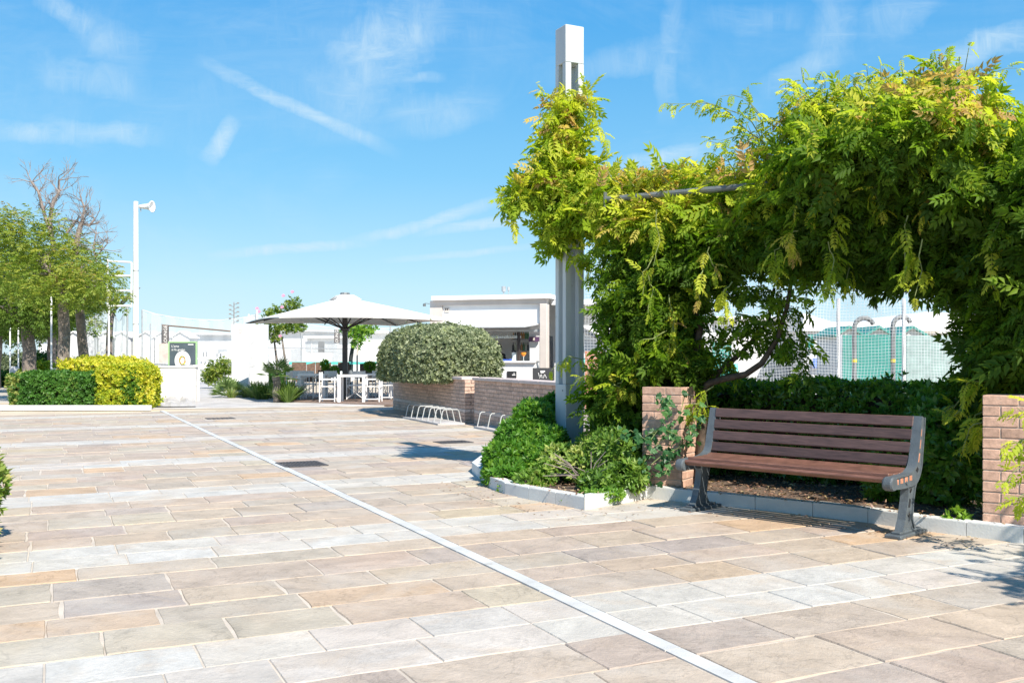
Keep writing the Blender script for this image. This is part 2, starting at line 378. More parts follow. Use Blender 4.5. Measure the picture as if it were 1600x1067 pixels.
M_BARK = mat('woody_vine_bark', (.085, .06, .042), .9, .25, 18, bump=.6, bscale=50)
M_BARKT = mat('grey_tree_bark', (.20, .165, .14), .9, .2, 9, bump=.9, bscale=22, stain=((.36, .32, .28), 5, .56))
M_TWIG = mat('grey_dead_twigs', (.26, .215, .19), .9, .15, 9)
M_TWIGD = mat('dark_twigs', (.05, .042, .028), .95, .2, 9)
M_TENDRIL = mat('green_tendril', (.20, .24, .08), .6, .2, 9)
M_WHITE = mat('white_paint', (.80, .80, .79), .5, .03, 2)
M_CREAM = mat('cream_render', (.58, .52, .47), .85, .05, 2, bump=.1)
M_CANVAS = mat('white_canvas', (.82, .80, .77), .8, .03, 3, bump=.1, bscale=30)
M_BLACK = mat('black_metal', (.025, .025, .027), .45, .1, 4)
M_DECK = mat('brown_deck_boards', (.24, .17, .135), .8, .15, 5, rnd=.12)
M_BROWN = mat('brown_wicker', (.19, .12, .085), .8, .2, 12, bump=.4)
M_TEAL = mat('teal_sheet', (.035, .24, .205), .6, .08, 2, bump=.1)
M_TEALP = mat('turquoise_paint', (.12, .62, .55), .5, .05, 2)
M_GREYM = mat('galvanised_steel', (.42, .44, .45), .4, .08, 6, metal=.3)
M_RACK = mat('pale_galvanised_rack', (.52, .53, .51), .5, .06, 6, metal=.1)
M_GRATE = mat('dark_grate_iron', (.09, .08, .075), .7, .2, 12)
M_SLATE = mat('dark_slate_board', (.075, .10, .12), .6, .08, 3)
M_GREEN = mat('pale_green_frame', (.32, .50, .26), .5, .05, 3)
M_YELLOW = mat('yellow_label', (.75, .55, .05), .5, .05, 3)
M_ORANGE = mat('orange_drink', (.80, .28, .03), .3, .05, 3)
M_BLUE = mat('blue_cloth', (.05, .12, .45), .6, .1, 4)
M_SKIN = mat('skin_tone', (.35, .20, .14), .6, .05, 6)
M_CLOTH = mat('black_cloth', (.015, .015, .017), .85, .1, 8)
M_GLASS = mat('clear_glass', (.72, .80, .80), .08, .02, 3, spec=.8)
M_GREYW = mat('pale_grey_render', (.50, .51, .52), .8, .04, 1.5)
M_HOUSE = mat('weathered_white_wall', (.60, .60, .59), .85, .05, .8, bump=.1, stain=((.46, .47, .47), 1.6, .60))
M_PINKP = mat('faded_pink_poster', (.68, .50, .44), .7, .1, 4)
M_FLOWER = mat('pink_petals', (.70, .32, .46), .5, .15, 20)
def netmat(name, col, alpha):
    m, nt, N, L, B = nodes(name); B.inputs['Base Color'].default_value = c4(col); B.inputs['Roughness'].default_value = .9
    geo = N.new('ShaderNodeNewGeometry'); n = N.new('ShaderNodeTexNoise'); n.inputs['Scale'].default_value = 1.2; n.inputs['Detail'].default_value = 6
    L.new(geo.outputs['Position'], n.inputs[0]); r = N.new('ShaderNodeMapRange'); r.inputs[3].default_value = alpha * .5; r.inputs[4].default_value = alpha * 1.5
    L.new(n.outputs[0], r.inputs[0]); L.new(r.outputs[0], B.inputs['Alpha']); return m
M_NETW = netmat('white_fine_netting', (.74, .79, .83), .24)
M_NETG = netmat('grey_fine_netting', (.48, .53, .55), .55)
L_WIST = leafmat('wisteria_leaf', [(0, (.060, .120, .012)), (.3, (.13, .23, .018)), (.55, (.28, .38, .028)), (.85, (.58, .58, .07)), (1, (.52, .34, .15))], .50, .58, .22)
L_DARK = leafmat('glossy_dark_leaf', [(0, (.055, .14, .018)), (.5, (.10, .24, .028)), (1, (.24, .38, .05))], .40, .3, .6)
L_MID = leafmat('bright_shrub_leaf', [(0, (.045, .14, .016)), (.5, (.095, .24, .025)), (1, (.28, .42, .05))], .36)
L_VARI = leafmat('variegated_leaf', [(0, (.06, .14, .02)), (.45, (.16, .28, .04)), (.75, (.42, .46, .14)), (1, (.36, .25, .14))], .3)
L_IVY = leafmat('blue_green_vine_leaf', [(0, (.025, .085, .028)), (.6, (.050, .15, .048)), (1, (.10, .22, .06))], .3)
L_YELL = leafmat('golden_privet_leaf', [(0, (.09, .20, .02)), (.3, (.34, .42, .03)), (.7, (.62, .58, .05)), (1, (.78, .66, .14))], .35)
L_HEDGE = leafmat('green_hedge_leaf', [(0, (.035, .11, .018)), (.6, (.10, .24, .035)), (1, (.34, .36, .10))], .3)
L_GREY = leafmat('silver_green_leaf', [(0, (.075, .10, .052)), (.5, (.19, .23, .12)), (.85, (.36, .39, .24)), (1, (.30, .36, .06))], .25)
L_TREE = leafmat('locust_tree_leaf', [(0, (.08, .15, .025)), (.5, (.20, .28, .05)), (.85, (.36, .38, .08)), (1, (.42, .27, .12))], .45)
L_PALM = leafmat('palm_frond', [(0, (.06, .13, .04)), (1, (.24, .33, .12))], .25)
L_GRASS = leafmat('long_grass_blade', [(0, (.07, .15, .03)), (.7, (.22, .32, .08)), (1, (.45, .42, .20))], .3)
L_DRY = leafmat('dry_leaf', [(0, (.16, .085, .055)), (.5, (.34, .20, .14)), (1, (.58, .46, .26))], .15)

# ------------------------------------------------------------------ foliage tools
def tmpl_leaf(w=.4, fold=.12, n=2):
    if n == 1:
        v = [(0, 0, 0), (.5, w / 2, fold), (1, 0, -.05), (.5, -w / 2, fold)]; return np.array(v), [(0, 2, 1), (0, 3, 2)]
    v = [(0, 0, 0), (.3, w / 2, fold), (.72, w * .36, fold * .8), (1, 0, -.12), (.72, -w * .36, fold * .8), (.3, -w / 2, fold), (.5, 0, 0)]
    return np.array(v), [(0, 6, 1), (1, 6, 2), (2, 6, 3), (3, 6, 4), (4, 6, 5), (5, 6, 0)]
def tmpl_pinnate(pairs=5, ll=.38, lw=.165, hi=False, seed=0, droop=.35):
    r = random.Random(seed); V_ = []; F_ = []
    def leaflet(b, d, s):
        d = Vector(d).normalized(); sd = Vector((-d.y, d.x, 0)).normalized(); i = len(V_); b = Vector(b)
        L_ = ll * s; w_ = lw * s * .5; tip = b + d * L_ + Vector((0, 0, -L_ * .28))
        if hi:
            a = b + d * L_ * .35; c = b + d * L_ * .7 + Vector((0, 0, -L_ * .08))
            V_.extend([b, a + sd * w_ + Vector((0, 0, .02)), c + sd * w_ * .8, tip, c - sd * w_ * .8, a - sd * w_ + Vector((0, 0, .02))])
            F_.extend([(i, i + 5, i + 1), (i + 1, i + 5, i + 4, i + 2), (i + 2, i + 4, i + 3)])
        else:
            a = b + d * L_ * .45
            V_.extend([b, a + sd * w_ + Vector((0, 0, .03)), tip, a - sd * w_ + Vector((0, 0, .03))]); F_.extend([(i, i + 2, i + 1), (i, i + 3, i + 2)])
    pt = lambda t: Vector((t, 0, -droop * t * t))
    for k in range(pairs):
        t = .22 + .68 * k / max(1, pairs - 1); s = 1 - .35 * abs(t - .55)
        for sg in (1, -1):
            a = R(62 - 22 * t + r.uniform(-9, 9)); leaflet(pt(t), (math.cos(a), sg * math.sin(a), r.uniform(-.25, .05)), s * r.uniform(.85, 1.1))
    leaflet(pt(.92), (1, 0, -.3), .95)
    i = len(V_)
    for t in (0, .5, 1): V_.append(pt(t) + Vector((0, .008, 0))); V_.append(pt(t) - Vector((0, .008, 0)))
    F_.extend([(i, i + 1, i + 3, i + 2), (i + 2, i + 3, i + 5, i + 4)])
    return np.array([tuple(v) for v in V_]), F_
def tmpl_tuft(n=5, ll=.5, lw=.2, seed=1):
    """whorl of simple leaves at a twig tip"""
    r = random.Random(seed); V_ = []; F_ = []
    for k in range(n):
        a = 2 * math.pi * k / n + r.uniform(-.3, .3); el = r.uniform(.15, .9)
        d = Vector((math.sin(el) * .9 + .25, math.cos(a) * math.cos(el), math.sin(a) * math.cos(el))).normalized()
        sd = d.cross(Vector((1, .1, .2))).normalized(); up = sd.cross(d); L_ = ll * r.uniform(.75, 1.2); i = len(V_)
        V_ += [Vector((0, 0, 0)), d * L_ * .5 + sd * lw / 2 + up * .03, d * L_ - up * .05, d * L_ * .5 - sd * lw / 2 + up * .03]
        F_ += [(i, i + 2, i + 1), (i, i + 3, i + 2)]
    return np.array([tuple(v) for v in V_]), F_
def frames(d, n):
    d = d / np.linalg.norm(d, axis=1, keepdims=True)
    n = n - d * (n * d).sum(1, keepdims=True); nn = np.linalg.norm(n, axis=1, keepdims=True); n = n / np.maximum(nn, 1e-6)
    y = np.cross(n, d); return np.stack([d, y, n], axis=2)
def cloud_mesh(name, tmpls, pos, d, nrm, scale, tint, material, off):
    """one mesh of many leaves; tmpls = list of (verts, faces) picked at random"""
    Fm = frames(d, nrm); which = RG.integers(0, len(tmpls), len(pos))
    VV = []; LI = []; LS = []; TT = []; base = 0
    for k, (tv, tf) in enumerate(tmpls):
        ix = np.where(which == k)[0]
        if len(ix) == 0: continue
        v = np.einsum('nij,mj->nmi', Fm[ix], tv) * scale[ix][:, None, None] + pos[ix][:, None, :]
        nv = len(tv); VV.append(v.reshape(-1, 3)); TT.append(np.repeat(tint[ix], nv))
        flat = np.array([i for f in tf for i in f]); sz = np.array([len(f) for f in tf])
        li = (flat[None, :] + (np.arange(len(ix)) * nv)[:, None] + base).ravel(); LI.append(li); LS.append(np.tile(sz, len(ix))); base += nv * len(ix)
    VV = np.concatenate(VV); LI = np.concatenate(LI); LS = np.concatenate(LS); TT = np.concatenate(TT)
    VV = VV - np.array(off)[None, :]
    me = bpy.data.meshes.new(name); me.vertices.add(len(VV)); me.vertices.foreach_set('co', VV.ravel().astype(np.float32))
    me.loops.add(len(LI)); me.loops.foreach_set('vertex_index', LI.astype(np.int32))
    me.polygons.add(len(LS)); st = np.concatenate([[0], np.cumsum(LS)[:-1]]); me.polygons.foreach_set('loop_start', st.astype(np.int32))
    me.update(calc_edges=True); me.validate()
    at = me.attributes.new('tint', 'FLOAT', 'POINT'); at.data.foreach_set('value', np.clip(TT, 0, 1).astype(np.float32))
    me.materials.append(material); return me
def foliage(name, parent, tmpls, pos, d, nrm, scale, tint, material, kind='stuff'):
    me = cloud_mesh(name, tmpls, pos, d, nrm, scale, tint, material, org(parent))
    o = bpy.data.objects.new(name, me); link(o, parent)
    if kind: o['kind'] = kind
    return o
def leaf_parts(parent, tmpls, pos, d, nrm, scale, tint, material, name='leaf'):
    """single leaves one can pick apart: an object each; shared meshes in a few tints"""
    Fm = frames(d, nrm); off = np.array(org(parent)); bank = {}
    for i in range(len(pos)):
        k = (int(RG.integers(0, len(tmpls))), int(min(9, max(0, tint[i] * 10))))
        if k not in bank:
            tv, tf = tmpls[k[0]]; me = bpy.data.meshes.new(name); me.from_pydata([tuple(v) for v in tv], [], tf)
            at = me.attributes.new('tint', 'FLOAT', 'POINT'); at.data.foreach_set('value', [(k[1] + .5) / 10] * len(tv)); me.materials.append(material); bank[k] = me
        o = bpy.data.objects.new(name, bank[k]); M = Matrix(Fm[i].tolist()).to_4x4(); p = pos[i] - off
        o.matrix_basis = Matrix.Translation(p.tolist()) @ M @ Matrix.Scale(float(scale[i]), 4); link(o, parent)
def unit(n): v = RG.normal(size=(n, 3)); return v / np.linalg.norm(v, axis=1, keepdims=True)
def lump(p, f=3.0, ph=0.0):
    return (np.sin(p[:, 0] * f + 1.3 + ph) * np.sin(p[:, 1] * f * 1.1 + 2.1 - ph) * np.sin(p[:, 2] * f * .95 + .4 + ph) + .5 * np.sin(p[:, 0] * f * 2.3 + p[:, 2] * f * 2 + ph) * np.sin(p[:, 1] * f * 2.1 - p[:, 2] * f))
def blob_pts(c, r, n, inner=.45, rough=.22, ph=0.0):
    u = unit(n); rr = inner + (1 - inner) * RG.random(n) ** .6
    c = np.array(c); r = np.array(r)
    s = 1 + rough * lump(u * r + c, 7.0, ph)
    p = c + u * r * (rr * s)[:, None]
    return p, u, rr
def box_pts(c, half, n, depth=.12, rot=0.0, rough=.04, round_=.45, bottom=False):
    """points in the outer shell of a soft-edged box; returns positions and outward normals"""
    hx, hy, hz = half; A = np.array([hy * hz, hy * hz, hx * hz, hx * hz, hx * hy] + ([hx * hy] if bottom else [])); A = A / A.sum()
    f = RG.choice(len(A), n, p=A); q = RG.uniform(-1, 1, (n, 3)); nr = np.zeros((n, 3))
    ax = np.array([0, 0, 1, 1, 2, 2])[f]; sg = np.array([-1, 1, -1, 1, 1, -1])[f]
    q[np.arange(n), ax] = sg; nr[np.arange(n), ax] = sg
    # rounding
    e = np.abs(q); m2 = np.sort(e, axis=1)[:, 1]; q2 = q * np.array(half)
    k = np.clip((m2 - .8) / .2, 0, 1) ** 2 * round_
    q2 -= nr * k[:, None] * min(half)
    nr = nr + q * .35; nr /= np.linalg.norm(nr, axis=1, keepdims=True)
    q2 -= nr * (RG.random(n) ** 1.5 * depth)[:, None]; q2 += nr * (rough * lump(q2 + np.array(c), 6))[:, None]
    cr, sr = math.cos(rot), math.sin(rot); Rm = np.array([[cr, -sr, 0], [sr, cr, 0], [0, 0, 1]])
    return q2 @ Rm.T + np.array(c), nr @ Rm.T
T_PIN = [tmpl_pinnate(5, seed=s) for s in range(4)]
T_PINH = [tmpl_pinnate(5, .38, .16, True, seed=s + 10) for s in range(4)]
T_TUFT = [tmpl_tuft(5, .9, .36, s) for s in range(4)]
T_TUFT7 = [tmpl_tuft(7, .95, .34, s + 5) for s in range(3)]
T_LEAF1 = [tmpl_leaf(.5, .1, 1)]
T_LEAF2 = [tmpl_leaf(.55, .08, 2), tmpl_leaf(.45, .14, 2)]
T_SPRIG = [tmpl_pinnate(3, .42, .17, seed=s + 30, droop=.2) for s in range(3)]

def hedge_box(name, label, cat, c, half, rot, n, size, material, tints, tm=T_TUFT, group=None, core=M_TWIGD, rough=.05, depth=.14, patch=None):
    t = thing(name, label, cat, (c[0], c[1], c[2] - half[2]), 0, group)
    mb = MB(); mb.box(c, (2 * half[0] - .3, 2 * half[1] - .3, 2 * half[2] - .24), Matrix.Rotation(rot, 3, 'Z')); part('twigs', mb, core, t)
    p, nr = box_pts(c, half, n, depth, rot, rough)
    p = p + nr * (.05 * lump(p, 2.3) + (RG.random(n) > .98) * RG.random(n) * .12)[:, None]
    d = nr * .9 + unit(n) * .7 + np.array([0, 0, .25]); nn = nr + unit(n) * .5 + np.array([0, 0, .4])
    ti = tints[0] + (tints[1] - tints[0]) * (RG.random(n) * .7 + .3 * (lump(p, 3) * .5 + .5))
    if patch is not None: ti = patch(p, ti)
    foliage('foliage', t, tm, p, d, nn, size * RG.uniform(.7, 1.25, n), ti, material)
    return t
def shrub(name, label, cat, blobs, size, dens, material, tints, tm=T_TUFT, group=None, base=None, stems=True, inner=.55, up=.3, rough=.16, tintfn=None, stem_mat=M_TWIGD):
    """blobs: list of ((x,y,z),(rx,ry,rz))"""
    b0 = blobs[0][0] if base is None else base
    t = thing(name, label, cat, (b0[0], b0[1], 0), 0, group)
    PP, UU, RR = [], [], []
    for k, (c, r) in enumerate(blobs):
        area = 4 * math.pi * ((r[0] * r[1]) ** 1.6 / 3 + (r[0] * r[2]) ** 1.6 / 3 + (r[1] * r[2]) ** 1.6 / 3) ** (1 / 1.6)
        n = int(area * dens); p, u, rr = blob_pts(c, r, n, inner, rough, k); PP.append(p); UU.append(u); RR.append(rr)
    p = np.concatenate(PP); u = np.concatenate(UU); rr = np.concatenate(RR); k = p[:, 2] > .02; p, u, rr = p[k], u[k], rr[k]; n = len(p)
    d = u * .8 + unit(n) * .7 + np.array([0, 0, up]); nn = u * .6 + unit(n) * .5 + np.array([0, 0, .6])
    ti = tints[0] + (tints[1] - tints[0]) * np.clip(RG.random(n) * .7 + .3 * (lump(p, 5) * .5 + .5), 0, 1)
    if tintfn: ti = tintfn(p, u, rr, ti)
    foliage('foliage', t, tm, p, d, nn, size * RG.uniform(.7, 1.25, n), ti, material)
    if stems:
        mb = MB()
        for (c, r) in blobs:
            for k in range(5):
                q = Vector(c) + Vector((random.uniform(-.6, .6) * r[0], random.uniform(-.6, .6) * r[1], random.uniform(-.1, .6) * r[2]))
                b = Vector((b0[0] * .5 + c[0] * .5 + random.uniform(-.08, .08), b0[1] * .5 + c[1] * .5 + random.uniform(-.08, .08), 0.02))
                mb.tube([b, b.lerp(q, .5) + Vector((random.uniform(-.05, .05), 0, .04)), q], [.014, .01, .005], 5)
        part('stems', mb, stem_mat, t)
    return t
# ================================================================== GROUND AND PAVING
def in_poly(x, y, poly):
    c = False; j = len(poly) - 1
    for i in range(len(poly)):
        if (poly[i][1] > y) != (poly[j][1] > y) and x < (poly[j][0] - poly[i][0]) * (y - poly[i][1]) / (poly[j][1] - poly[i][1]) + poly[i][0]: c = not c
        j = i
    return c
mb = MB(); mb.quad((-1500, -300, -.03), (1500, -300, -.03), (1500, 2500, -.03), (-1500, 2500, -.03)); struct('ground', mb, M_SAND)
mb = MB(); mb.quad(AB(-16, -1, -.0055), AB(14, -1, -.0055), AB(9, 25.6, -.0055), AB(-13, 25.6, -.0055)); struct('plaza_bed_mortar', mb, M_MORTAR)
# kerb line of the planting bed (outer foot)
KPTS = [(1.35, 15.2), (.55, 14.3), (-.05, 13.2), (-.38, 12.2), (-.46, 11.4)] + [tuple(G(*p)[:2]) for p in
        ((748.5, 747), (765, 762), (789, 772), (826, 780), (868, 788), (913, 797), (962, 787.5), (1012, 777.5), (1096, 787), (1180, 796), (1270, 806), (1356, 817), (1426, 827.5), (1510, 838), (1600, 849))] + [(4.2, 6.35), (4.9, 5.5), (5.5, 4.5), (5.95, 3.2), (6.2, 1.8)]
BED = KPTS + [(12, 1.8), (12, 16), (1.6, 16)]

def slab_geo(mb, a0, a1, b0, b1, z, gap=.007, rough=.006, seed=0):
    r = random.Random(seed); pts = []
    a0 += gap; a1 -= gap; b0 += gap; b1 -= gap
    def seg(p, q, n):
        for k in range(n):
            t = k / n; j = rough if k else rough * .5
            pts.append((p[0] + (q[0] - p[0]) * t + r.uniform(-j, j), p[1] + (q[1] - p[1]) * t + r.uniform(-j, j)))
    seg((a0, b0), (a1, b0), 4); seg((a1, b0), (a1, b1), 3); seg((a1, b1), (a0, b1), 4); seg((a0, b1), (a0, b0), 3)
    ca, cb = (a0 + a1) / 2, (b0 + b1) / 2; n = len(pts); i = len(mb.v); tx, ty = r.uniform(-.003, .003), r.uniform(-.003, .003)
    for k, (a, b) in enumerate(pts):
        q = AB(a, b, z - .0065); mb.v.append(tuple(q)); mb.r.append(mb.cur)
    for k, (a, b) in enumerate(pts):
        ia = a + (ca - a) / max(abs(ca - a), .05) * .004 if abs(ca - a) > .05 else a; ib = b + (cb - b) / max(abs(cb - b), .05) * .004 if abs(cb - b) > .05 else b
        q = AB(ia, ib, z + (a - ca) * tx + (b - cb) * ty); mb.v.append(tuple(q)); mb.r.append(mb.cur)
    for k in range(n):
        j = (k + 1) % n; mb.f.append((i + k, i + j, i + n + j, i + n + k))
    mb.f.append(tuple(range(i + n, i + 2 * n)))
LINE_A = 2.53; LW = .048
bands = [1.45, 4.33, 7.1, 10.05, 13.2, 16.7, 20.2, 24.3]
rows = []
rr_ = random.Random(3)
for k, bc in enumerate(bands):
    hw = .375
    rows.append((bc - hw, bc + .0, 1)); rows.append((bc + .0, bc + hw, 1))
    lo = bc + hw; hi = (bands[k + 1] - hw) if k + 1 < len(bands) else 25.5
    nrow = max(1, round((hi - lo) / (.42 if k < 3 else .46))); cuts = [lo]
    for q in range(1, nrow): cuts.append(lo + (hi - lo) * (q + rr_.uniform(-.13, .13)) / nrow)
    cuts.append(hi)
    for q in range(nrow): rows.append((cuts[q], cuts[q + 1], 0))
slabs = []
for ri, (b0, b1, pale) in enumerate(rows):
    if b1 < 2.0: continue
    for side in (0, 1):
        a = LINE_A - LW if side == 0 else LINE_A + LW
        sg = -1 if side == 0 else 1; first = True
        while True:
            ln = rr_.uniform(.42, .72) if pale else rr_.choice([rr_.uniform(.4, .6), rr_.uniform(.55, .8), rr_.uniform(.65, .95)])
            if first: ln *= rr_.uniform(.5, 1); first = False
            a2 = a + sg * ln; q = AB((a + a2) / 2, (b0 + b1) / 2); px = 800 + FP * q.x / max(q.y, .5)
            lo, hi = min(a, a2), max(a, a2); a = a2
            if q.y < 2.9 or px < -260 or px > 1760: 
                if (sg < 0 and (px < -260 or q.x < -20)) or (sg > 0 and px > 1760): break
                if q.y < 2.9 and abs(a2) > 12: break
                continue
            if q.x < -17 or q.x > 5.5: break
            if all(in_poly(c_.x, c_.y, BED) for c_ in (AB(lo, b0), AB(hi, b0), AB(lo, b1), AB(hi, b1))):
                if q.y > 11: break
                continue
            slabs.append((q.y, lo, hi, b0, b1, pale))
slabs.sort()
plaza = thing('stone_plaza', None, None, (0, 0, 0)); plaza['kind'] = 'structure'
far = {0: MB(), 1: MB()}
GRATES = []
for i, (y, lo, hi, b0, b1, pale) in enumerate(slabs):
    z = random.uniform(-.0012, .0012) if pale else random.uniform(-.0018, .0030); sd = i
    if i < 300:
        mb = MB(); slab_geo(mb, lo, hi, b0, b1, z, .003 if pale else random.uniform(.004, .009), .0015 if pale else .0075, sd)
        c = AB((lo + hi) / 2, (b0 + b1) / 2); me = mesh_of('paving_slab', mb, M_PALE if pale else M_SLAB, False, c)
        o = bpy.data.objects.new('paving_slab', me); o.location = c; link(o, plaza)
    else:
        m_ = far[pale]; m_.cur = random.random(); slab_geo(m_, lo, hi, b0, b1, z, .003 if pale else .006, .002 if pale else .005, sd)
for pale, nm in ((0, 'far_sandstone_slabs'), (1, 'far_limestone_slabs')):
    o = part(nm, far[pale], M_PALE if pale else M_SLAB, plaza); o['kind'] = 'stuff'
b = 2.4; k = 0
while b < 25.5:
    ln = 1.25; mb = MB(); 
    p = [AB(LINE_A - LW + .004, b + .004, -.009), AB(LINE_A + LW - .004, b + .004, -.009), AB(LINE_A + LW - .004, b + ln - .004, -.009), AB(LINE_A - LW + .004, b + ln - .004, -.009)]
    mb.plate(p, (0, 0, .0125 + random.uniform(-.002, .002)))
    part('line_stone', mb, M_LINE, plaza); b += ln; k += 1
# concrete apron and promenade beyond the plaza
mb = MB(); mb.plate([G(308, 638.5, -.02), G(235, 639.5, -.02), G(237, 612, -.02), G(310, 588, -.02), G(420, 604, -.02), G(470, 628, -.02), G(610, 634.5, -.02)], (0, 0, .026)); struct('concrete_path', mb, M_CONC)
mb = MB(); mb.plate([Vector((-30, 29.2, -.026)), Vector((-13.3, 29.2, -.026)), Vector((-16, 48, -.026)), Vector((-24, 90, -.026)), Vector((-70, 90, -.026))], (0, 0, .03)); struct('promenade', mb, mat('promenade_paving', (.47, .42, .36), .85, .12, .8, aniso=(.4, 3, 1), bump=.1))
mb = MB(); mb.plate([G(452, 629.5, -.02), G(640, 636, -.02), Vector((1.2, 31.5, -.02)), Vector((1.2, 37, -.02)), Vector((-9.0, 37, -.02))], (0, 0, .05)); struct('deck_floor', mb, M_DECK)

# ---------------------------------------------------------------- planting bed kerb and soil
kerb = thing('bed_kerb', 'pale grey stone kerb edging the planting bed behind the bench', 'kerb', (KPTS[10][0], KPTS[10][1], 0))
def smooth_poly(pts, idx_sharp):
    return pts
# pieces: cut the polyline at its points, each piece a stone
inner = []
KW, KH = .115, .112
def nrm2(p, q): d = Vector((q[0] - p[0], q[1] - p[1])); d.normalize(); return Vector((-d.y, d.x))   # left of travel
for i, p in enumerate(KPTS):
    n1 = nrm2(KPTS[max(i - 1, 0)], KPTS[max(i, 1)] if i else KPTS[1]) if i else nrm2(KPTS[0], KPTS[1])
    n2 = nrm2(KPTS[i], KPTS[i + 1]) if i + 1 < len(KPTS) else n1
    nn = (n1 + n2); nn.normalize(); k = KW / max(.5, nn.dot(n1)); inner.append((p[0] + nn.x * k, p[1] + nn.y * k))
side_ok = in_poly(inner[9][0], inner[9][1], BED)
if not side_ok: inner = [(2 * p[0] - q[0], 2 * p[1] - q[1]) for p, q in zip(KPTS, inner)]
for i in range(len(KPTS) - 1):
    p, q, pi, qi = [Vector((a[0], a[1], 0)) for a in (KPTS[i], KPTS[i + 1], inner[i], inner[i + 1])]
    g = (q - p).normalized() * .0025; mb = MB(); p = p + g; q = q - g; pi = pi + g; qi = qi - g; h = KH + random.uniform(-.003, .003)
    mb.cur = random.random(); poly = [p, q, qi, pi]
    area = sum(poly[k].x * poly[(k + 1) % 4].y - poly[(k + 1) % 4].x * poly[k].y for k in range(4))
    if area < 0: poly = poly[::-1]
    ctr = sum(poly, Vector()) / 4; i0 = len(mb.v)
    for z, ins in ((-.02, 0), (h - .008, 0), (h, .008)):
        for v in poly:
            w = v + (ctr - v).normalized() * ins; mb.v.append((w.x, w.y, z)); mb.r.append(mb.cur)
    for L0 in (0, 4):
        for k in range(4): a = i0 + L0 + k; b2 = i0 + L0 + (k + 1) % 4; mb.f.append((a, b2, b2 + 4, a + 4))
    mb.f.append(tuple(range(i0 + 8, i0 + 12))); part('kerb_stone', mb, M_KERB, kerb)
# soil as a gently uneven grid clipped to the bed
mb = MB(); bedin = inner + [(12, 1.8), (12, 16), (1.6, 16)]
st = .16; xs = np.arange(-.6, 7.5, st); ys = np.arange(1.8, 16, st)
for x in xs:
    for y in ys:
        if all(in_poly(x + dx, y + dy, BED) for dx in (0, st) for dy in (0, st)):
            hh = lambda a, b: .088 + .012 * math.sin(a * 5.1) * math.sin(b * 4.3) + .006 * math.sin(a * 17 + b * 13)
            mb.quad((x, y, hh(x, y)), (x + st, y, hh(x + st, y)), (x + st, y + st, hh(x + st, y + st)), (x, y + st, hh(x, y + st)))
fill = [(p[0], p[1], .07) for p in inner] + [(12, 1.8, .07), (12, 16, .07), (1.6, 16, .07)]
mb.quad(*fill); struct('bed_soil', mb, M_SOIL)
# dry leaf litter
pp = []
while len(pp) < 5200:
    x, y = random.uniform(-.4, 5.5), random.uniform(5.5, 11)
    if in_poly(x, y, BED): pp.append((x, y, .10 + random.random() * .02))
pp = np.array(pp); n = len(pp)
me = cloud_mesh('leaf_litter', T_LEAF2, pp, unit(n) * np.array([1, 1, .25]), unit(n) * .4 + np.array([0, 0, 1]), RG.uniform(.018, .05, n), RG.random(n) ** 1.3, L_DRY, (0, 0, 0))
o = bpy.data.objects.new('leaf_litter', me); link(o); tag(o, 'brown and yellow fallen leaves covering the soil behind the bench', 'leaf litter', None, 'stuff')
pp = []
while len(pp) < 260:
    x, y = random.uniform(-1.0, 4.2), random.uniform(5.8, 10.5); t_ = min(math.hypot(x - q[0], y - q[1]) for q in KPTS)
    if not in_poly(x, y, BED) and t_ < .55: pp.append((x, y, .008))
pp = np.array(pp); n = len(pp)
me = cloud_mesh('stray_leaves', T_LEAF2, pp, unit(n) * np.array([1, 1, .05]), unit(n) * .2 + np.array([0, 0, 1]), RG.uniform(.012, .035, n), RG.random(n), L_DRY, (0, 0, 0))
o = bpy.data.objects.new('stray_leaves', me); link(o); tag(o, 'scattered dry leaf bits on the paving along the kerb', 'fallen leaves', None, 'stuff')

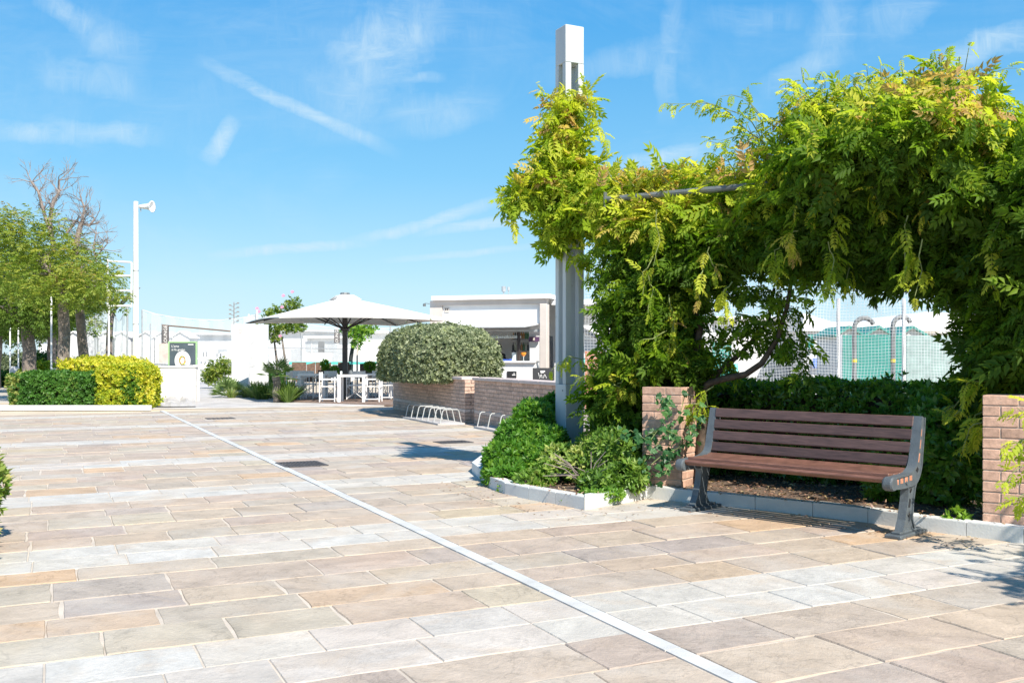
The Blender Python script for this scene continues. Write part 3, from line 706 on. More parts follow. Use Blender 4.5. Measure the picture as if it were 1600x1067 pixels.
# ---------------------------------------------------------------- brick pillars and walls
def brick_mesh(l, w, h, seed):
    r = random.Random(seed); mb = MB(); mb.box((0, 0, 0), (l, w, h), None, .004)
    mb.v = [(x + r.uniform(-.0015, .0015), y + r.uniform(-.0015, .0015), z + r.uniform(-.0015, .0015)) for x, y, z in mb.v]
    return mesh_of('brick', mb, M_BRICK)
EX = Vector((.84, -.54, 0)).normalized(); EY = Vector((.54, .84, 0)).normalized(); RZ_E = math.atan2(EX.y, EX.x)
def brick_pillar(label, corner, wx, wy, h, z0=.09, rz=RZ_E, material=M_BRICK):
    """corner = front-left foot; wx along the front, wy to the back"""
    ex = Vector((math.cos(rz), math.sin(rz), 0)); ey = Vector((-math.sin(rz), math.cos(rz), 0)); c0 = Vector((corner[0], corner[1], 0)) + ex * wx / 2 + ey * wy / 2
    t = thing('brick_pillar', label, 'pillar', (c0.x, c0.y, 0), 0, 'brick pillars carrying the pergola')
    mb = MB(); mb.box(c0 + Vector((0, 0, (z0 - .05 + h) / 2)), (wx - .012, wy - .012, h - z0 + .05 - .012), Matrix.Rotation(rz, 3, 'Z')); part('mortar_core', mb, M_JOINT, t)
    ch = .0745; bh = .0635; n = int((h - z0) / ch); ch = (h - z0) / n; bw = .115; k = 0
    meshes = {}
    def get(l):
        key = round(l, 3)
        if key not in meshes: meshes[key] = [brick_mesh(l, bw, ch - .0105, s) for s in range(3)]
        return random.choice(meshes[key])
    g = .009
    for r in range(n):
        z = z0 + ch * (r + .5)
        for face, (ln, dn, o_) in enumerate(((wx, -ey, ex), (wy, ex, ey), (wx, ey, -ex), (wy, -ex, -ey))):
            # the bricks of a face start after the corner header of alternate courses
            st_ = 0 if (r + face) % 2 == 0 else bw + g; en = ln - (0 if (r + face) % 2 == 0 else 0)
            en = ln if (r + face) % 2 == 0 else ln - bw - g + (bw + g)
            # even faces own both corners; odd faces sit between
            if face % 2 == 0: a, b_ = (0, ln)
            else: a, b_ = (bw + g, ln - bw - g)
            full = (.235 if face % 2 == 0 else .25); cuts = []; p = a
            if face % 2 == 0:
                half = r % 2 == 0; L1 = bw if half else .235
                while p < b_ - .03:
                    l = min(L1, b_ - p); 
                    if b_ - p - l < .05: l = b_ - p
                    cuts.append((p, p + l)); p += l + g; L1 = .235
            else: cuts = [(a, b_)] if b_ - a > .03 else []
            halfd = (wy / 2 if face % 2 == 0 else wx / 2)
            for (p, q) in cuts:
                c = c0 + o_ * ((p + q) / 2 - ln / 2) + dn * (halfd - bw / 2 + random.uniform(-.0012, .0012)); c.z = z
                o = inst('brick', get(q - p), t, c, (0, 0, math.atan2(o_.y, o_.x)))
    return t
P1 = Vector((1.235, 9.45, 0)); P2 = Vector((3.445, 7.29, 0))
brick_pillar('pink brick pillar left of the bench, half covered by creeper', P1, .40, .40, 1.035)
brick_pillar('pink brick pillar right of the bench, streaked with leaf shadows', P2, .62, .40, 1.035)

WD = -Vector((2.1, -5.7, 0)).normalized()          # run of the long planter wall, going away from the camera
def brick_wall(name, label, foot, direction, length, h, face_n, thick=.3, cl=.27, ch=.075, capn=True, maxb=300):
    """foot = near end of the seen face; bricks are laid on the seen face only"""
    d = Vector(direction).normalized(); nn = Vector(face_n).normalized(); foot = Vector(foot)
    t = thing(name, label, 'wall', foot, 0, None)
    rz = math.atan2(d.y, d.x); n = round((h - .06) / ch); c_ = (h - .06) / n
    mb = MB(); mb.box(foot + d * length / 2 - nn * (thick / 2 + .012) + Vector((0, 0, (h - .06) / 2)), (length, thick, h - .06), Matrix.Rotation(rz, 3, 'Z')); part('mortar_core', mb, M_JOINT, t)
    ms = {}
    lst = []
    for r in range(n):
        p = -cl * (.5 if r % 2 else 0)
        while p < length - .02:
            a, b_ = max(0, p), min(length, p + cl - .011)
            if b_ - a > .04: lst.append((a, b_, r))
            p += cl
    lst.sort(key=lambda q: q[0])
    rest = MB()
    for i, (a, b_, r) in enumerate(lst):
        c = foot + d * (a + b_) / 2 - nn * (.05 + random.uniform(-.002, .002)); c.z = c_ * (r + .5)
        m_ = M_BRICKP if r in (3, ) else M_BRICK2
        if i < maxb:
            k = (round(b_ - a, 2), r in (3,))
            if k not in ms:
                q = MB(); q.box((0, 0, 0), (b_ - a, .1, c_ - .010), None, .004); ms[k] = mesh_of('brick', q, m_)
            inst('brick', ms[k], t, c, (0, 0, rz))
        else:
            rest.cur = random.random(); rest.box(c, (b_ - a, .1, c_ - .010), Matrix.Rotation(rz, 3, 'Z'), .004)
    if rest.v: o = part('far_bricks', rest, M_BRICK2, t); o['kind'] = 'stuff'
    if capn:
        p = 0
        while p < length - .01:
            l = min(.9, length - p); mb = MB(); mb.cur = random.random()
            mb.box(foot + d * (p + l / 2) - nn * (thick / 2 - .012) + Vector((0, 0, h - .03)), (l - .006, thick + .07, .06), Matrix.Rotation(rz, 3, 'Z'), .008); part('cap_stone', mb, M_CAP, t); p += l
    return t, foot, d, nn
NF = Vector((-WD.y, WD.x, 0)); NF = NF if NF.x < 0 else -NF
WA = G(725, 661.5); WB = G(741, 663); WE = Vector((.78, 15.5, 0))
wa = brick_wall('planter_wall', 'tan brick planter wall carrying the round silver-green hedge', WA, WD, 6.1, .93, NF, .3)
wb = brick_wall('planter_wall', 'low tan brick wall with pinkish cap running behind the tall grey post', WE, (WB - WE), (WB - WE).length, .93, Vector((-(WB - WE).y, (WB - WE).x, 0)), .3)
# pilaster end turned to the camera, in full sun
pd = Vector((NF.y, -NF.x, 0)); pd = -NF
t = wa[0]
mb = MB(); wdt = .27
mb.box(WA + pd * (wdt / 2 + .012) + WD * .14 + Vector((0, 0, .43)), (wdt, .30, .86), Matrix.Rotation(math.atan2(pd.y, pd.x), 3, 'Z')); part('pilaster_core', mb, M_JOINT, t)
for r in range(12):
    for (a, l) in (((0, .13), (.14, .13)) if r % 2 else ((0, .27),)):
        q = MB(); q.cur = random.random(); q.box(WA + pd * (a + l / 2) - WD * .008 + Vector((0, 0, .0725 * (r + .5))), (l - .01, .06, .0625), Matrix.Rotation(math.atan2(pd.y, pd.x), 3, 'Z'), .004)
        part('brick', q, M_BRICKP if r == 3 else M_BRICK2, t)

# ================================================================== TALL SLOTTED POST
PC = Vector(((890 - 800) / FP * 11.0, 11.0, 0)); s_ = .232
postrz = math.atan2(U.y, U.x)
post = thing('slotted_post', 'tall pale grey square post with long slots, overgrown by wisteria', 'post', PC)
Rz = Matrix.Rotation(postrz, 3, 'Z')
ztop = EYE + (HOR - 45) / FP * 11.0; zs1 = EYE + (HOR - 103) / FP * 11.0; zs0 = EYE - (600 - HOR) / FP * 11.0
mb = MB(); mb.box(PC + Vector((0, 0, (ztop + zs1) / 2)), (s_, s_, ztop - zs1), Rz, .006); part('post_head', mb, M_POST, post)
mb = MB(); mb.box(PC + Vector((0, 0, zs0 / 2)), (s_, s_, zs0), Rz, .006); part('post_base', mb, M_POST, post)
for sx in (-1, 1):
    for sy in (-1, 1):
        cw = .072
        mb = MB(); mb.box(PC + Rz @ Vector((sx * (s_ - cw) / 2, sy * (s_ - cw) / 2, 0)) + Vector((0, 0, (zs0 + zs1) / 2)), (cw, cw, zs1 - zs0 - .002), Rz, .004); part('corner_bar', mb, M_POST, post)
for z in (.42, .95): mb = MB(); mb.lathe(PC + Rz @ Vector((-s_ / 2 - .0, -.05, z)), [(.007, 0), (.007, .006)], 8, Rz @ Vector((-1, 0, 0))); part('bolt', mb, M_STEEL, post)

# ================================================================== PERGOLA STEEL
PE0 = P(946, 312, 10.04); pdir = Vector((2.085, -1.44, -.02)); pdir.normalize()
perg = thing('pergola', 'dark grey steel pergola frame above the bench, buried under wisteria', 'pergola', (2.5, 8.9, 0))
mb = MB(); mb.tube([PE0, PE0 + pdir * 6.2], .030, 10); part('front_pipe', mb, M_STEEL, perg)
# end plate and channel going back
pb = Vector((.54, .84, 0)).normalized()
mb = MB(); mb.box(PE0 + Vector((0, 0, 0)), (.012, .05, .15), Matrix.Rotation(math.atan2(pdir.y, pdir.x), 3, 'Z')); part('end_plate', mb, M_STEEL, perg)
def cbeam(a, b_, w=.06, h=.13):
    mb = MB(); a = Vector(a); b_ = Vector(b_); d = (b_ - a).normalized(); sd = d.cross(Vector((0, 0, 1))).normalized()
    mb.bar(a, b_, .008, h - .002); mb.bar(a + sd * w / 2 + Vector((0, 0, h / 2)), b_ + sd * w / 2 + Vector((0, 0, h / 2)), w, .008); mb.bar(a + sd * w / 2 - Vector((0, 0, h / 2)), b_ + sd * w / 2 - Vector((0, 0, h / 2)), w, .008); return mb
for k, s in enumerate((.06, 1.55, 3.20, 4.9)):
    a = PE0 + pdir * s + pb * .04 + Vector((0, 0, -.02)); part('cross_beam', cbeam(a, a + pb * 2.5), M_POST if k == 2 else M_STEEL, perg)
mb = MB(); mb.tube([PE0 + pb * 2.5 + Vector((0, 0, 0)), PE0 + pb * 2.5 + pdir * 6.2], .03, 8); part('rear_pipe', mb, M_STEEL, perg)
mb = MB(); mb.tube([PE0 + pb * 1.25 + Vector((0, 0, 0)), PE0 + pb * 1.25 + pdir * 6.2], .02, 6); part('middle_pipe', mb, M_STEEL, perg)
for (c, z) in ((P(1035, 560, 10.15), .1), (P2 + EX * .42 + EY * .28, 1.02)):
    mb = MB()
    for sx in (-1, 1): mb.box(Vector((c.x, c.y, (z + 2.86) / 2)) + EX * sx * .04, (.012, .09, 2.86 - z), Matrix.Rotation(RZ_E, 3, 'Z'))
    mb.box(Vector((c.x, c.y, (z + 2.86) / 2)), (.07, .012, 2.86 - z), Matrix.Rotation(RZ_E, 3, 'Z')); part('upright', mb, M_POST, perg)

# ================================================================== BENCH
bench = thing('park_bench', 'brown slatted park bench with grey cast iron ends', 'bench', (2.255, 7.96, 0), R(-45.5), None, True)
def bench_part(name, mb, m_, parent=bench, sm=False): return part(name, mb, m_, parent, sm)
# side profile (y to the back, z up); seat front at y=-.25
HL = .905
def catmull(pts, n=6):
    out = []
    P_ = [pts[0]] + pts + [pts[-1]]
    for i in range(1, len(P_) - 2):
        for k in range(n):
            t = k / n; a, b, c, d = [Vector(p) for p in P_[i - 1:i + 3]]
            out.append(.5 * ((2 * b) + (-a + c) * t + (2 * a - 5 * b + 4 * c - d) * t * t + (-a + 3 * b - 3 * c + d) * t ** 3))
    out.append(Vector(pts[-1])); return out
def ribbon(mb, pts, widths, thick, x):
    """flat bar following pts in the y-z plane, width in-plane, thickness along x"""
    n = len(pts); i = len(mb.v)
    for k, p in enumerate(pts):
        t = (pts[min(k + 1, n - 1)] - pts[max(k - 1, 0)]).normalized(); nn = Vector((0, -t.z, t.y)); w = widths[k] / 2
        for sx, sn in ((-1, -1), (1, -1), (1, 1), (-1, 1)):
            q = p + nn * w * sn; mb.v.append((x + sx * thick / 2, q.y, q.z)); mb.r.append(0)
    for k in range(n - 1):
        for j in range(4): a = i + k * 4 + j; b = i + k * 4 + (j + 1) % 4; mb.f.append((a, b, b + 4, a + 4))
    mb.f.append((i + 3, i + 2, i + 1, i)); e = i + (n - 1) * 4; mb.f.append((e, e + 1, e + 2, e + 3))
def lerpw(n, ws):
    o = []
    for k in range(n):
        t = k / (n - 1) * (len(ws) - 1); i = min(int(t), len(ws) - 2); o.append(ws[i] + (ws[i + 1] - ws[i]) * (t - i))
    return o
for sx in (-1, 1):
    x = sx * HL
    mb = MB(); mb.box((x, .02, .014), (.125, .46, .028), None, .006); mb.box((x, .02, .036), (.07, .36, .018), None, .005)
    ef = bench_part('end_frame', mb, M_IRON)
    m2 = MB()
    leg = catmull([(0, .00, .03), (0, .0, .12), (0, .03, .25), (0, .05, .345), (0, .045, .40)], 5)
    ribbon(m2, leg, lerpw(len(leg), [.25, .125, .10, .115, .20]), .042, x)
    for s2 in (-1, 1):   # raised rims of the leg
        rim = [p + Vector((0, s2 * w * .5, 0)) for p, w in zip(leg, lerpw(len(leg), [.24, .12, .095, .11, .19]))]
        ribbon(m2, rim, [.016] * len(rim), .062, x)
    bench_part('leg', m2, M_IRON, ef)
    m3 = MB()
    arm = catmull([(0, -.255, .405), (0, -.15, .405), (0, -.02, .408), (0, .10, .43), (0, .165, .50), (0, .195, .62), (0, .225, .76), (0, .245, .862)], 6)
    ribbon(m3, arm, lerpw(len(arm), [.075, .085, .085, .11, .085, .072, .066, .052]), .052, x)
    for s2 in (-1, 1):
        ws = lerpw(len(arm), [.07, .085, .085, .105, .085, .072, .066, .05])
        rim = []
        for k, p in enumerate(arm):
            t = (arm[min(k + 1, len(arm) - 1)] - arm[max(k - 1, 0)]).normalized(); rim.append(p + Vector((0, -t.z, t.y)) * s2 * ws[k] / 2)
        ribbon(m3, rim, [.013] * len(rim), .07, x)
    m3.lathe((x - .037, -.255, .402), [(.046, 0), (.052, .012), (.052, .062), (.046, .074)], 20, (1, 0, 0))
    bench_part('seat_arm', m3, M_IRON, ef)
    # pierced ornaments showing worn enamel: squares under the seat, diamonds up the back and leg
    for (yy, zz, rot_, w_, h_, mm) in [(-.19 + .075 * k, .409 + .004 * k, 0, .042, .038, M_RUST) for k in range(4)] + \
            [(.178, .56, R(72), .07, .016, M_RUST), (.20, .66, R(75), .07, .016, M_RUST), (.218, .745, R(77), .055, .014, M_RUST)] + \
            [(.145, .475, R(45), .036, .036, M_BLACK), (.035, .335, R(45), .03, .03, M_BLACK), (.02, .24, R(75), .06, .02, M_BLACK), (.008, .155, R(45), .026, .026, M_BLACK)]:
        q = MB(); q.box((x + sx * .0245, yy, zz), (.006, w_, h_), Matrix.Rotation(rot_, 3, 'X'), .002); bench_part('inlay', q, mm, ef)
for k, (yy, zz, tilt) in enumerate([(-.245, .425, R(-38)), (-.175, .452, R(-4)), (-.085, .450, R(4)), (.005, .452, R(8)), (.09, .462, R(14))]):
    q = MB(); q.box((0, yy, zz), (2 * HL - .054, .078 if k else .05, .03), Matrix.Rotation(tilt, 3, 'X'), .006); o = bench_part('seat_slat', q, M_SLATS)
for k, (yy, zz) in enumerate([(.150, .535), (.170, .632), (.191, .729), (.211, .826)]):
    q = MB(); q.box((0, yy, zz), (2 * HL - .054, .03, .080), Matrix.Rotation(R(-12), 3, 'X'), .006); bench_part('back_slat', q, M_SLATB)
q = MB(); q.tube([(-HL + .02, .02, .395), (HL - .02, .02, .395)], .011, 6); bench_part('stretcher', q, M_IRON)
# ================================================================== BIKE RACKS, GRATES
def bike_rack(label, p0, p1, nh, w=.34, h=.27):
    p0 = Vector(p0); p1 = Vector(p1); d = (p1 - p0).normalized(); nn = Vector((-d.y, d.x, 0)); nn = nn if nn.x > 0 else -nn
    t = thing('bike_rack', label, 'bike rack', (p0 + p1) / 2, 0, 'bike racks along the brick wall')
    mb = MB(); c = (p0 + p1) / 2; L_ = (p1 - p0).length; rz = math.atan2(d.y, d.x)
    mb.plate([p0, p1, p1 + nn * (w + .12), p0 + nn * (w + .12)] if (p1 - p0).cross(nn).z > 0 else [p0, p0 + nn * (w + .12), p1 + nn * (w + .12), p1], (0, 0, .035)); part('base_plate', mb, M_CONC, t)
    for k in range(nh):
        q = p0 + d * (.04 + (L_ - .08) * k / (nh - 1)) + nn * .06; e = d * 0
        for s in (0,):
            o = q + e * (1 if s else -1); mb = MB()
            mb.tube([o + Vector((0, 0, .03)), o + nn * .055 + Vector((0, 0, h - .03)), o + nn * .085 + Vector((0, 0, h)), o + nn * (w - .085) + Vector((0, 0, h)), o + nn * (w - .055) + Vector((0, 0, h - .03)), o + nn * w + Vector((0, 0, .03))], .0095, 6)
            part('hoop', mb, M_RACK, t)
bike_rack('pale steel bike rack with more hoops in view, beside the pilaster of the planter wall', G(629, 653.5), G(684, 664.5), 7, .44, .30)
bike_rack('pale steel bike rack partly hidden by the green shrub', G(740, 668.8), G(812, 683), 5, .44, .30)
def grate(label, c, w, d, ns, rz=R(26)):
    t = thing('drain_grate', label, 'drain grate', c, 0, 'iron drain grates in the paving')
    M3 = Matrix.Rotation(rz, 3, 'Z'); mb = MB()
    for s in (-1, 1): mb.box(Vector(c) + M3 @ Vector((0, s * d / 2, .004)), (w, .03, .012), M3); mb.box(Vector(c) + M3 @ Vector((s * w / 2, 0, .0045)), (.03, d - .032, .012), M3)
    part('frame', mb, M_GRATE, t); mb = MB(); mb.box(Vector(c) + Vector((0, 0, -.004)), (w, d, .006), M3); part('pit', mb, M_BLACK, t)
    for k in range(ns):
        mb = MB(); mb.box(Vector(c) + M3 @ Vector((-w / 2 + w * (k + .5) / ns, 0, .005)), (w / ns * .55, d - .035, .010), M3); part('slot_bar', mb, M_GRATE, t)
grate('largest dark iron drain grate, right beside the white line', G(471, 725.5), .50, .58, 12)
grate('dark iron drain grate nearest the second bike rack', G(708, 691), .50, .42, 9)
grate('small dark iron drain grate farthest off, right of the white line', G(344, 654), .55, .5, 6)

# ================================================================== WISTERIA
def wist_cloud(blobs, dens, ph=0, size=(.13, .22), tint_shift=None):
    PP, DD, NN, TT, SS, CC = [], [], [], [], [], []
    for k, (c, r, dn) in enumerate(blobs):
        c = Vector(c); rx, ry, rz = r
        area = 4 * math.pi * ((rx * ry) ** 1.6 / 3 + (rx * rz) ** 1.6 / 3 + (ry * rz) ** 1.6 / 3) ** (1 / 1.6)
        n = max(8, int(area * dens * dn)); p, u, rr = blob_pts(c, r, n, .25, .44, k * .7 + ph)
        # hanging: leaves point outward then droop
        nz = unit(n); out = u * np.array([1, 1, .6])
        d = out * .6 + nz * .95 + np.array([0, 0, -.30]); nn = u * .5 + np.array([0, 0, .6]) + unit(n) * .65
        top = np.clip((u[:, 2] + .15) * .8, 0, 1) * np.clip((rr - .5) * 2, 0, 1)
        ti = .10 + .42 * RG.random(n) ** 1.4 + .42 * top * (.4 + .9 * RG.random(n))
        if tint_shift is not None: ti = ti + tint_shift(p, u, rr)
        PP.append(p); DD.append(d); NN.append(nn); TT.append(ti); SS.append((size[0] + (size[1] - size[0]) * RG.random(n)) * np.where(RG.random(n) < .15, 1.35, 1.0) * np.where(RG.random(n) < .2, .65, 1.0)); CC.append(rr)
    return [np.concatenate(a) for a in (PP, DD, NN, TT, SS, CC)]
def B(px, py, Y, rx, ry, rz, dn=1.0): return (P(px, py, Y), (rx, ry, rz), dn)
def shoot(start, end, sag, n, tint, leaf=(.12, .22), rad=.004, seed=0):
    """a long free shoot with pinnate leaves along it"""
    r = random.Random(seed); a = Vector(start); b = Vector(end); pts = []
    for k in range(n + 1):
        t = k / n; q = a.lerp(b, t) + Vector((0, 0, sag * 4 * t * (1 - t))) + Vector((math.sin(t * 7 + seed) * .03, math.cos(t * 5 + seed) * .03, math.sin(t * 9 + seed * 2) * .025)); pts.append(q)
    L_ = []
    for k in range(1, n + 1):
        t = k / n; dd = (pts[k] - pts[k - 1]).normalized()
        for s in range(2):
            v = Vector((r.gauss(0, 1), r.gauss(0, 1), r.gauss(-.3, .8))).normalized(); L_.append((pts[k], dd * .5 + v * .8 + Vector((0, 0, -.2)), Vector((r.uniform(-.4, .4), r.uniform(-.6, .1), 1)), r.uniform(*leaf) * (1.15 - .5 * t), min(1, max(0, tint + r.uniform(-.18, .18)))))
    return pts, L_
def vine(name, label, base, blobs, dens, shoots, tint_shift, ph, trunk, leafn=300, size=(.13, .23)):
    t = thing(name, label, 'climbing plant', base)
    p, d, nn, ti, sc, rr = wist_cloud(blobs, dens, ph, size, tint_shift)
    sm = MB()
    for k, (a, b, sag, n, tint) in enumerate(shoots):
        pts, L_ = shoot(a, b, sag, n, tint, leaf=(.10, .18), seed=k + int(ph * 10)); sm.tube(pts, [.006 * (1 - .7 * i / len(pts)) for i in range(len(pts))], 5)
        p = np.concatenate([p, [tuple(q[0]) for q in L_]]); d = np.concatenate([d, [tuple(q[1]) for q in L_]]); nn = np.concatenate([nn, [tuple(q[2]) for q in L_]])
        sc = np.concatenate([sc, [q[3] for q in L_]]); ti = np.concatenate([ti, [q[4] for q in L_]]); rr = np.concatenate([rr, [2.0] * len(L_)])
    if sm.v: part('shoots', sm, M_TENDRIL, t)['kind'] = 'stuff'
    # the 300 leaves that show largest: outermost, towards the viewer side
    front = rr * 1.0 + (-d[:, 1] * .0) - np.linalg.norm(p - np.array([0, 0, EYE]), axis=1) * .12 + RG.random(len(p)) * .15
    vis = (np.abs(p[:, 0] / p[:, 1]) < .52); front = np.where(vis, front, -9)
    ix = np.argsort(-front)[:leafn]; m = np.ones(len(p), bool); m[ix] = False
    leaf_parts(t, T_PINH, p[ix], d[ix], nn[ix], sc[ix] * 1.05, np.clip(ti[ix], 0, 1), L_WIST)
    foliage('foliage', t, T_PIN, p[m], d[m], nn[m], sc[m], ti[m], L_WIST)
    if trunk:
        for (pts, rad) in trunk:
            mb = MB(); mb.tube(pts, rad, 8); part('stem', mb, M_BARK, t, True)
    return t
def wob(a, b, n, amp, seed):
    r = random.Random(seed); a, b = Vector(a), Vector(b)
    return [a.lerp(b, k / n) + Vector((r.uniform(-amp, amp), r.uniform(-amp, amp), r.uniform(-amp, amp) if 0 < k < n else 0)) for k in range(n + 1)]
# on the tall post
bl = [B(880, 162, 10.85, .10, .12, .12), B(868, 188, 10.8, .12, .14, .18), B(905, 150, 10.8, .10, .1, .07, .8), B(922, 160, 10.8, .06, .1, .09, .7), B(876, 225, 10.8, .17, .2, .2), B(908, 215, 10.75, .08, .1, .10, .8), B(870, 262, 10.8, .22, .24, .17), B(915, 265, 10.75, .15, .2, .13, .9), B(885, 295, 10.8, .34, .3, .22), B(845, 285, 10.8, .16, .2, .15, .9),
      B(828, 298, 10.8, .18, .2, .13), B(806, 316, 10.7, .10, .12, .13, .9), B(878, 340, 10.8, .24, .26, .20), B(866, 366, 10.8, .12, .2, .08), B(915, 330, 10.7, .26, .3, .22), B(940, 302, 10.6, .24, .3, .16), B(900, 400, 10.7, .04, .08, .12, .6)]
sh = [(P(925, 175, 10.8), P(953, 250, 10.7), .06, 6, .8), (P(905, 160, 10.8), P(915, 118, 10.8), .0, 3, .8), (P(850, 150, 10.8), P(838, 135, 10.8), .02, 2, .85), (P(800, 320, 10.7), P(782, 300, 10.7), .02, 3, .75), (P(805, 330, 10.7), P(800, 358, 10.7), 0, 3, .8),
      (P(930, 380, 10.6), P(915, 440, 10.6), 0, 5, .6), (P(898, 560, 10.6), P(865, 578, 10.6), .05, 5, .75), (P(898, 560, 10.6), P(925, 572, 10.6), .04, 3, .7)]
vine('wisteria', 'yellow-green wisteria wrapped round the tall slotted post', (PC.x, PC.y, 0.0), bl, 330, sh, lambda p, u, rr: .16 + .22 * RG.random(len(p)) + .16 * np.clip((p[:, 2] - 2.9) / 1.0, 0, 1) * (rr > .5), 1.0,
     [(wob(P(975, 340, 10.2), PC + Vector((.0, -.17, 2.7)), 6, .03, 4) + wob(PC + Vector((-.05, -.17, 2.8)), PC + Vector((-.02, -.16, 4.0)), 6, .03, 5), [.026 - .0012 * k for k in range(14)])], 260, (.14, .21))
# over the pergola
bl = [B(975, 315, 10.4, .34, .4, .18), B(1010, 300, 10.4, .32, .4, .16, .9), B(985, 350, 10.2, .36, .35, .20), B(1055, 300, 10.4, .40, .5, .17), B(1110, 292, 10.4, .36, .5, .16), B(1045, 350, 10.0, .45, .4, .25), B(1110, 345, 9.8, .5, .4, .28), B(1170, 335, 9.6, .42, .4, .26),
      B(1000, 400, 10.2, .40, .35, .30), B(985, 465, 10.1, .28, .3, .32), B(1060, 410, 9.95, .50, .4, .38), B(1020, 500, 10.0, .42, .35, .36), B(1058, 495, 9.9, .30, .3, .36), B(1045, 570, 9.8, .40, .35, .30), B(975, 585, 10.1, .26, .3, .28), B(950, 620, 10.2, .26, .3, .24), B(1082, 570, 9.7, .13, .2, .22, .8), B(1000, 540, 10.0, .34, .3, .3),
      B(1105, 415, 9.7, .26, .35, .26), B(1175, 372, 9.4, .42, .4, .20), B(1225, 378, 9.2, .4, .4, .20),
      B(1215, 300, 9.2, .34, .4, .28, .8), B(1250, 235, 9.1, .28, .35, .30, .6), B(1205, 250, 9.2, .12, .15, .14, .4), B(1275, 180, 9.0, .22, .3, .16, .5), B(1325, 195, 8.9, .28, .35, .20, .6), B(1300, 255, 8.5, .45, .55, .36), B(1365, 175, 8.8, .22, .3, .14, .5), B(1405, 172, 8.7, .26, .3, .18, .6), B(1455, 138, 8.6, .22, .25, .16, .6), B(1490, 140, 8.6, .15, .2, .12, .5),
      B(1400, 225, 8.1, .48, .6, .34), B(1475, 200, 8.0, .40, .5, .32), B(1520, 225, 8.3, .26, .3, .18, .6), B(1570, 235, 8.1, .26, .3, .18, .6), B(1545, 290, 7.8, .40, .45, .32), B(1600, 260, 7.9, .3, .4, .34), B(1300, 345, 8.8, .48, .45, .36), B(1380, 330, 8.6, .48, .5, .40), B(1450, 300, 8.4, .46, .45, .38), B(1440, 375, 8.5, .42, .5, .26), B(1525, 390, 8.2, .42, .4, .38),
      B(1290, 390, 9.0, .42, .4, .22), B(1345, 398, 8.9, .38, .4, .18), B(1400, 408, 8.8, .4, .4, .16), B(1590, 350, 7.9, .4, .4, .5), B(1590, 460, 7.8, .30, .35, .5), B(1565, 465, 8.1, .24, .35, .40, .9), B(1545, 545, 8.1, .16, .25, .26, .8), B(1570, 550, 8.0, .28, .3, .32), B(1545, 600, 8.0, .20, .25, .12, .6), B(1480, 430, 8.4, .2, .3, .12, .9),
      B(1195, 450, 9.2, .20, .15, .10, .45), B(1232, 485, 9.1, .14, .14, .14, .5), B(1240, 540, 9.1, .13, .14, .14, .5), B(1195, 520, 9.3, .14, .12, .12, .5), B(1150, 505, 9.5, .12, .12, .16, .5), B(1255, 575, 9.0, .06, .1, .08, .4), B(1128, 560, 9.5, .10, .1, .14, .6), B(1135, 455, 9.6, .08, .1, .08, .5),
      B(1650, 330, 7.5, .45, .5, .6), B(1660, 480, 7.4, .35, .4, .6), B(1720, 330, 7.1, .5, .5, .55),
      # the back of the roof
      (PE0 + pdir * .8 + pb * 1.3 + Vector((0, 0, .02)), (.8, .7, .20), .8), (PE0 + pdir * 2.2 + pb * 1.2 + Vector((0, 0, .12)), (.9, .8, .24), .8), (PE0 + pdir * 3.6 + pb * 1.3 + Vector((0, 0, .15)), (.9, .9, .26), .8), (PE0 + pdir * 5.0 + pb * 1.3 + Vector((0, 0, .15)), (.9, .9, .28), .8),
      (PE0 + pdir * 3.3 + pb * 2.4 + Vector((0, 0, -.15)), (.9, .5, .30), .8), (PE0 + pdir * 4.8 + pb * 2.4 + Vector((0, 0, -.15)), (.9, .5, .34), .8),
      (PE0 + pdir * 5.6 + pb * .6 + Vector((0, 0, -.6)), (.5, .6, .7), .8)]
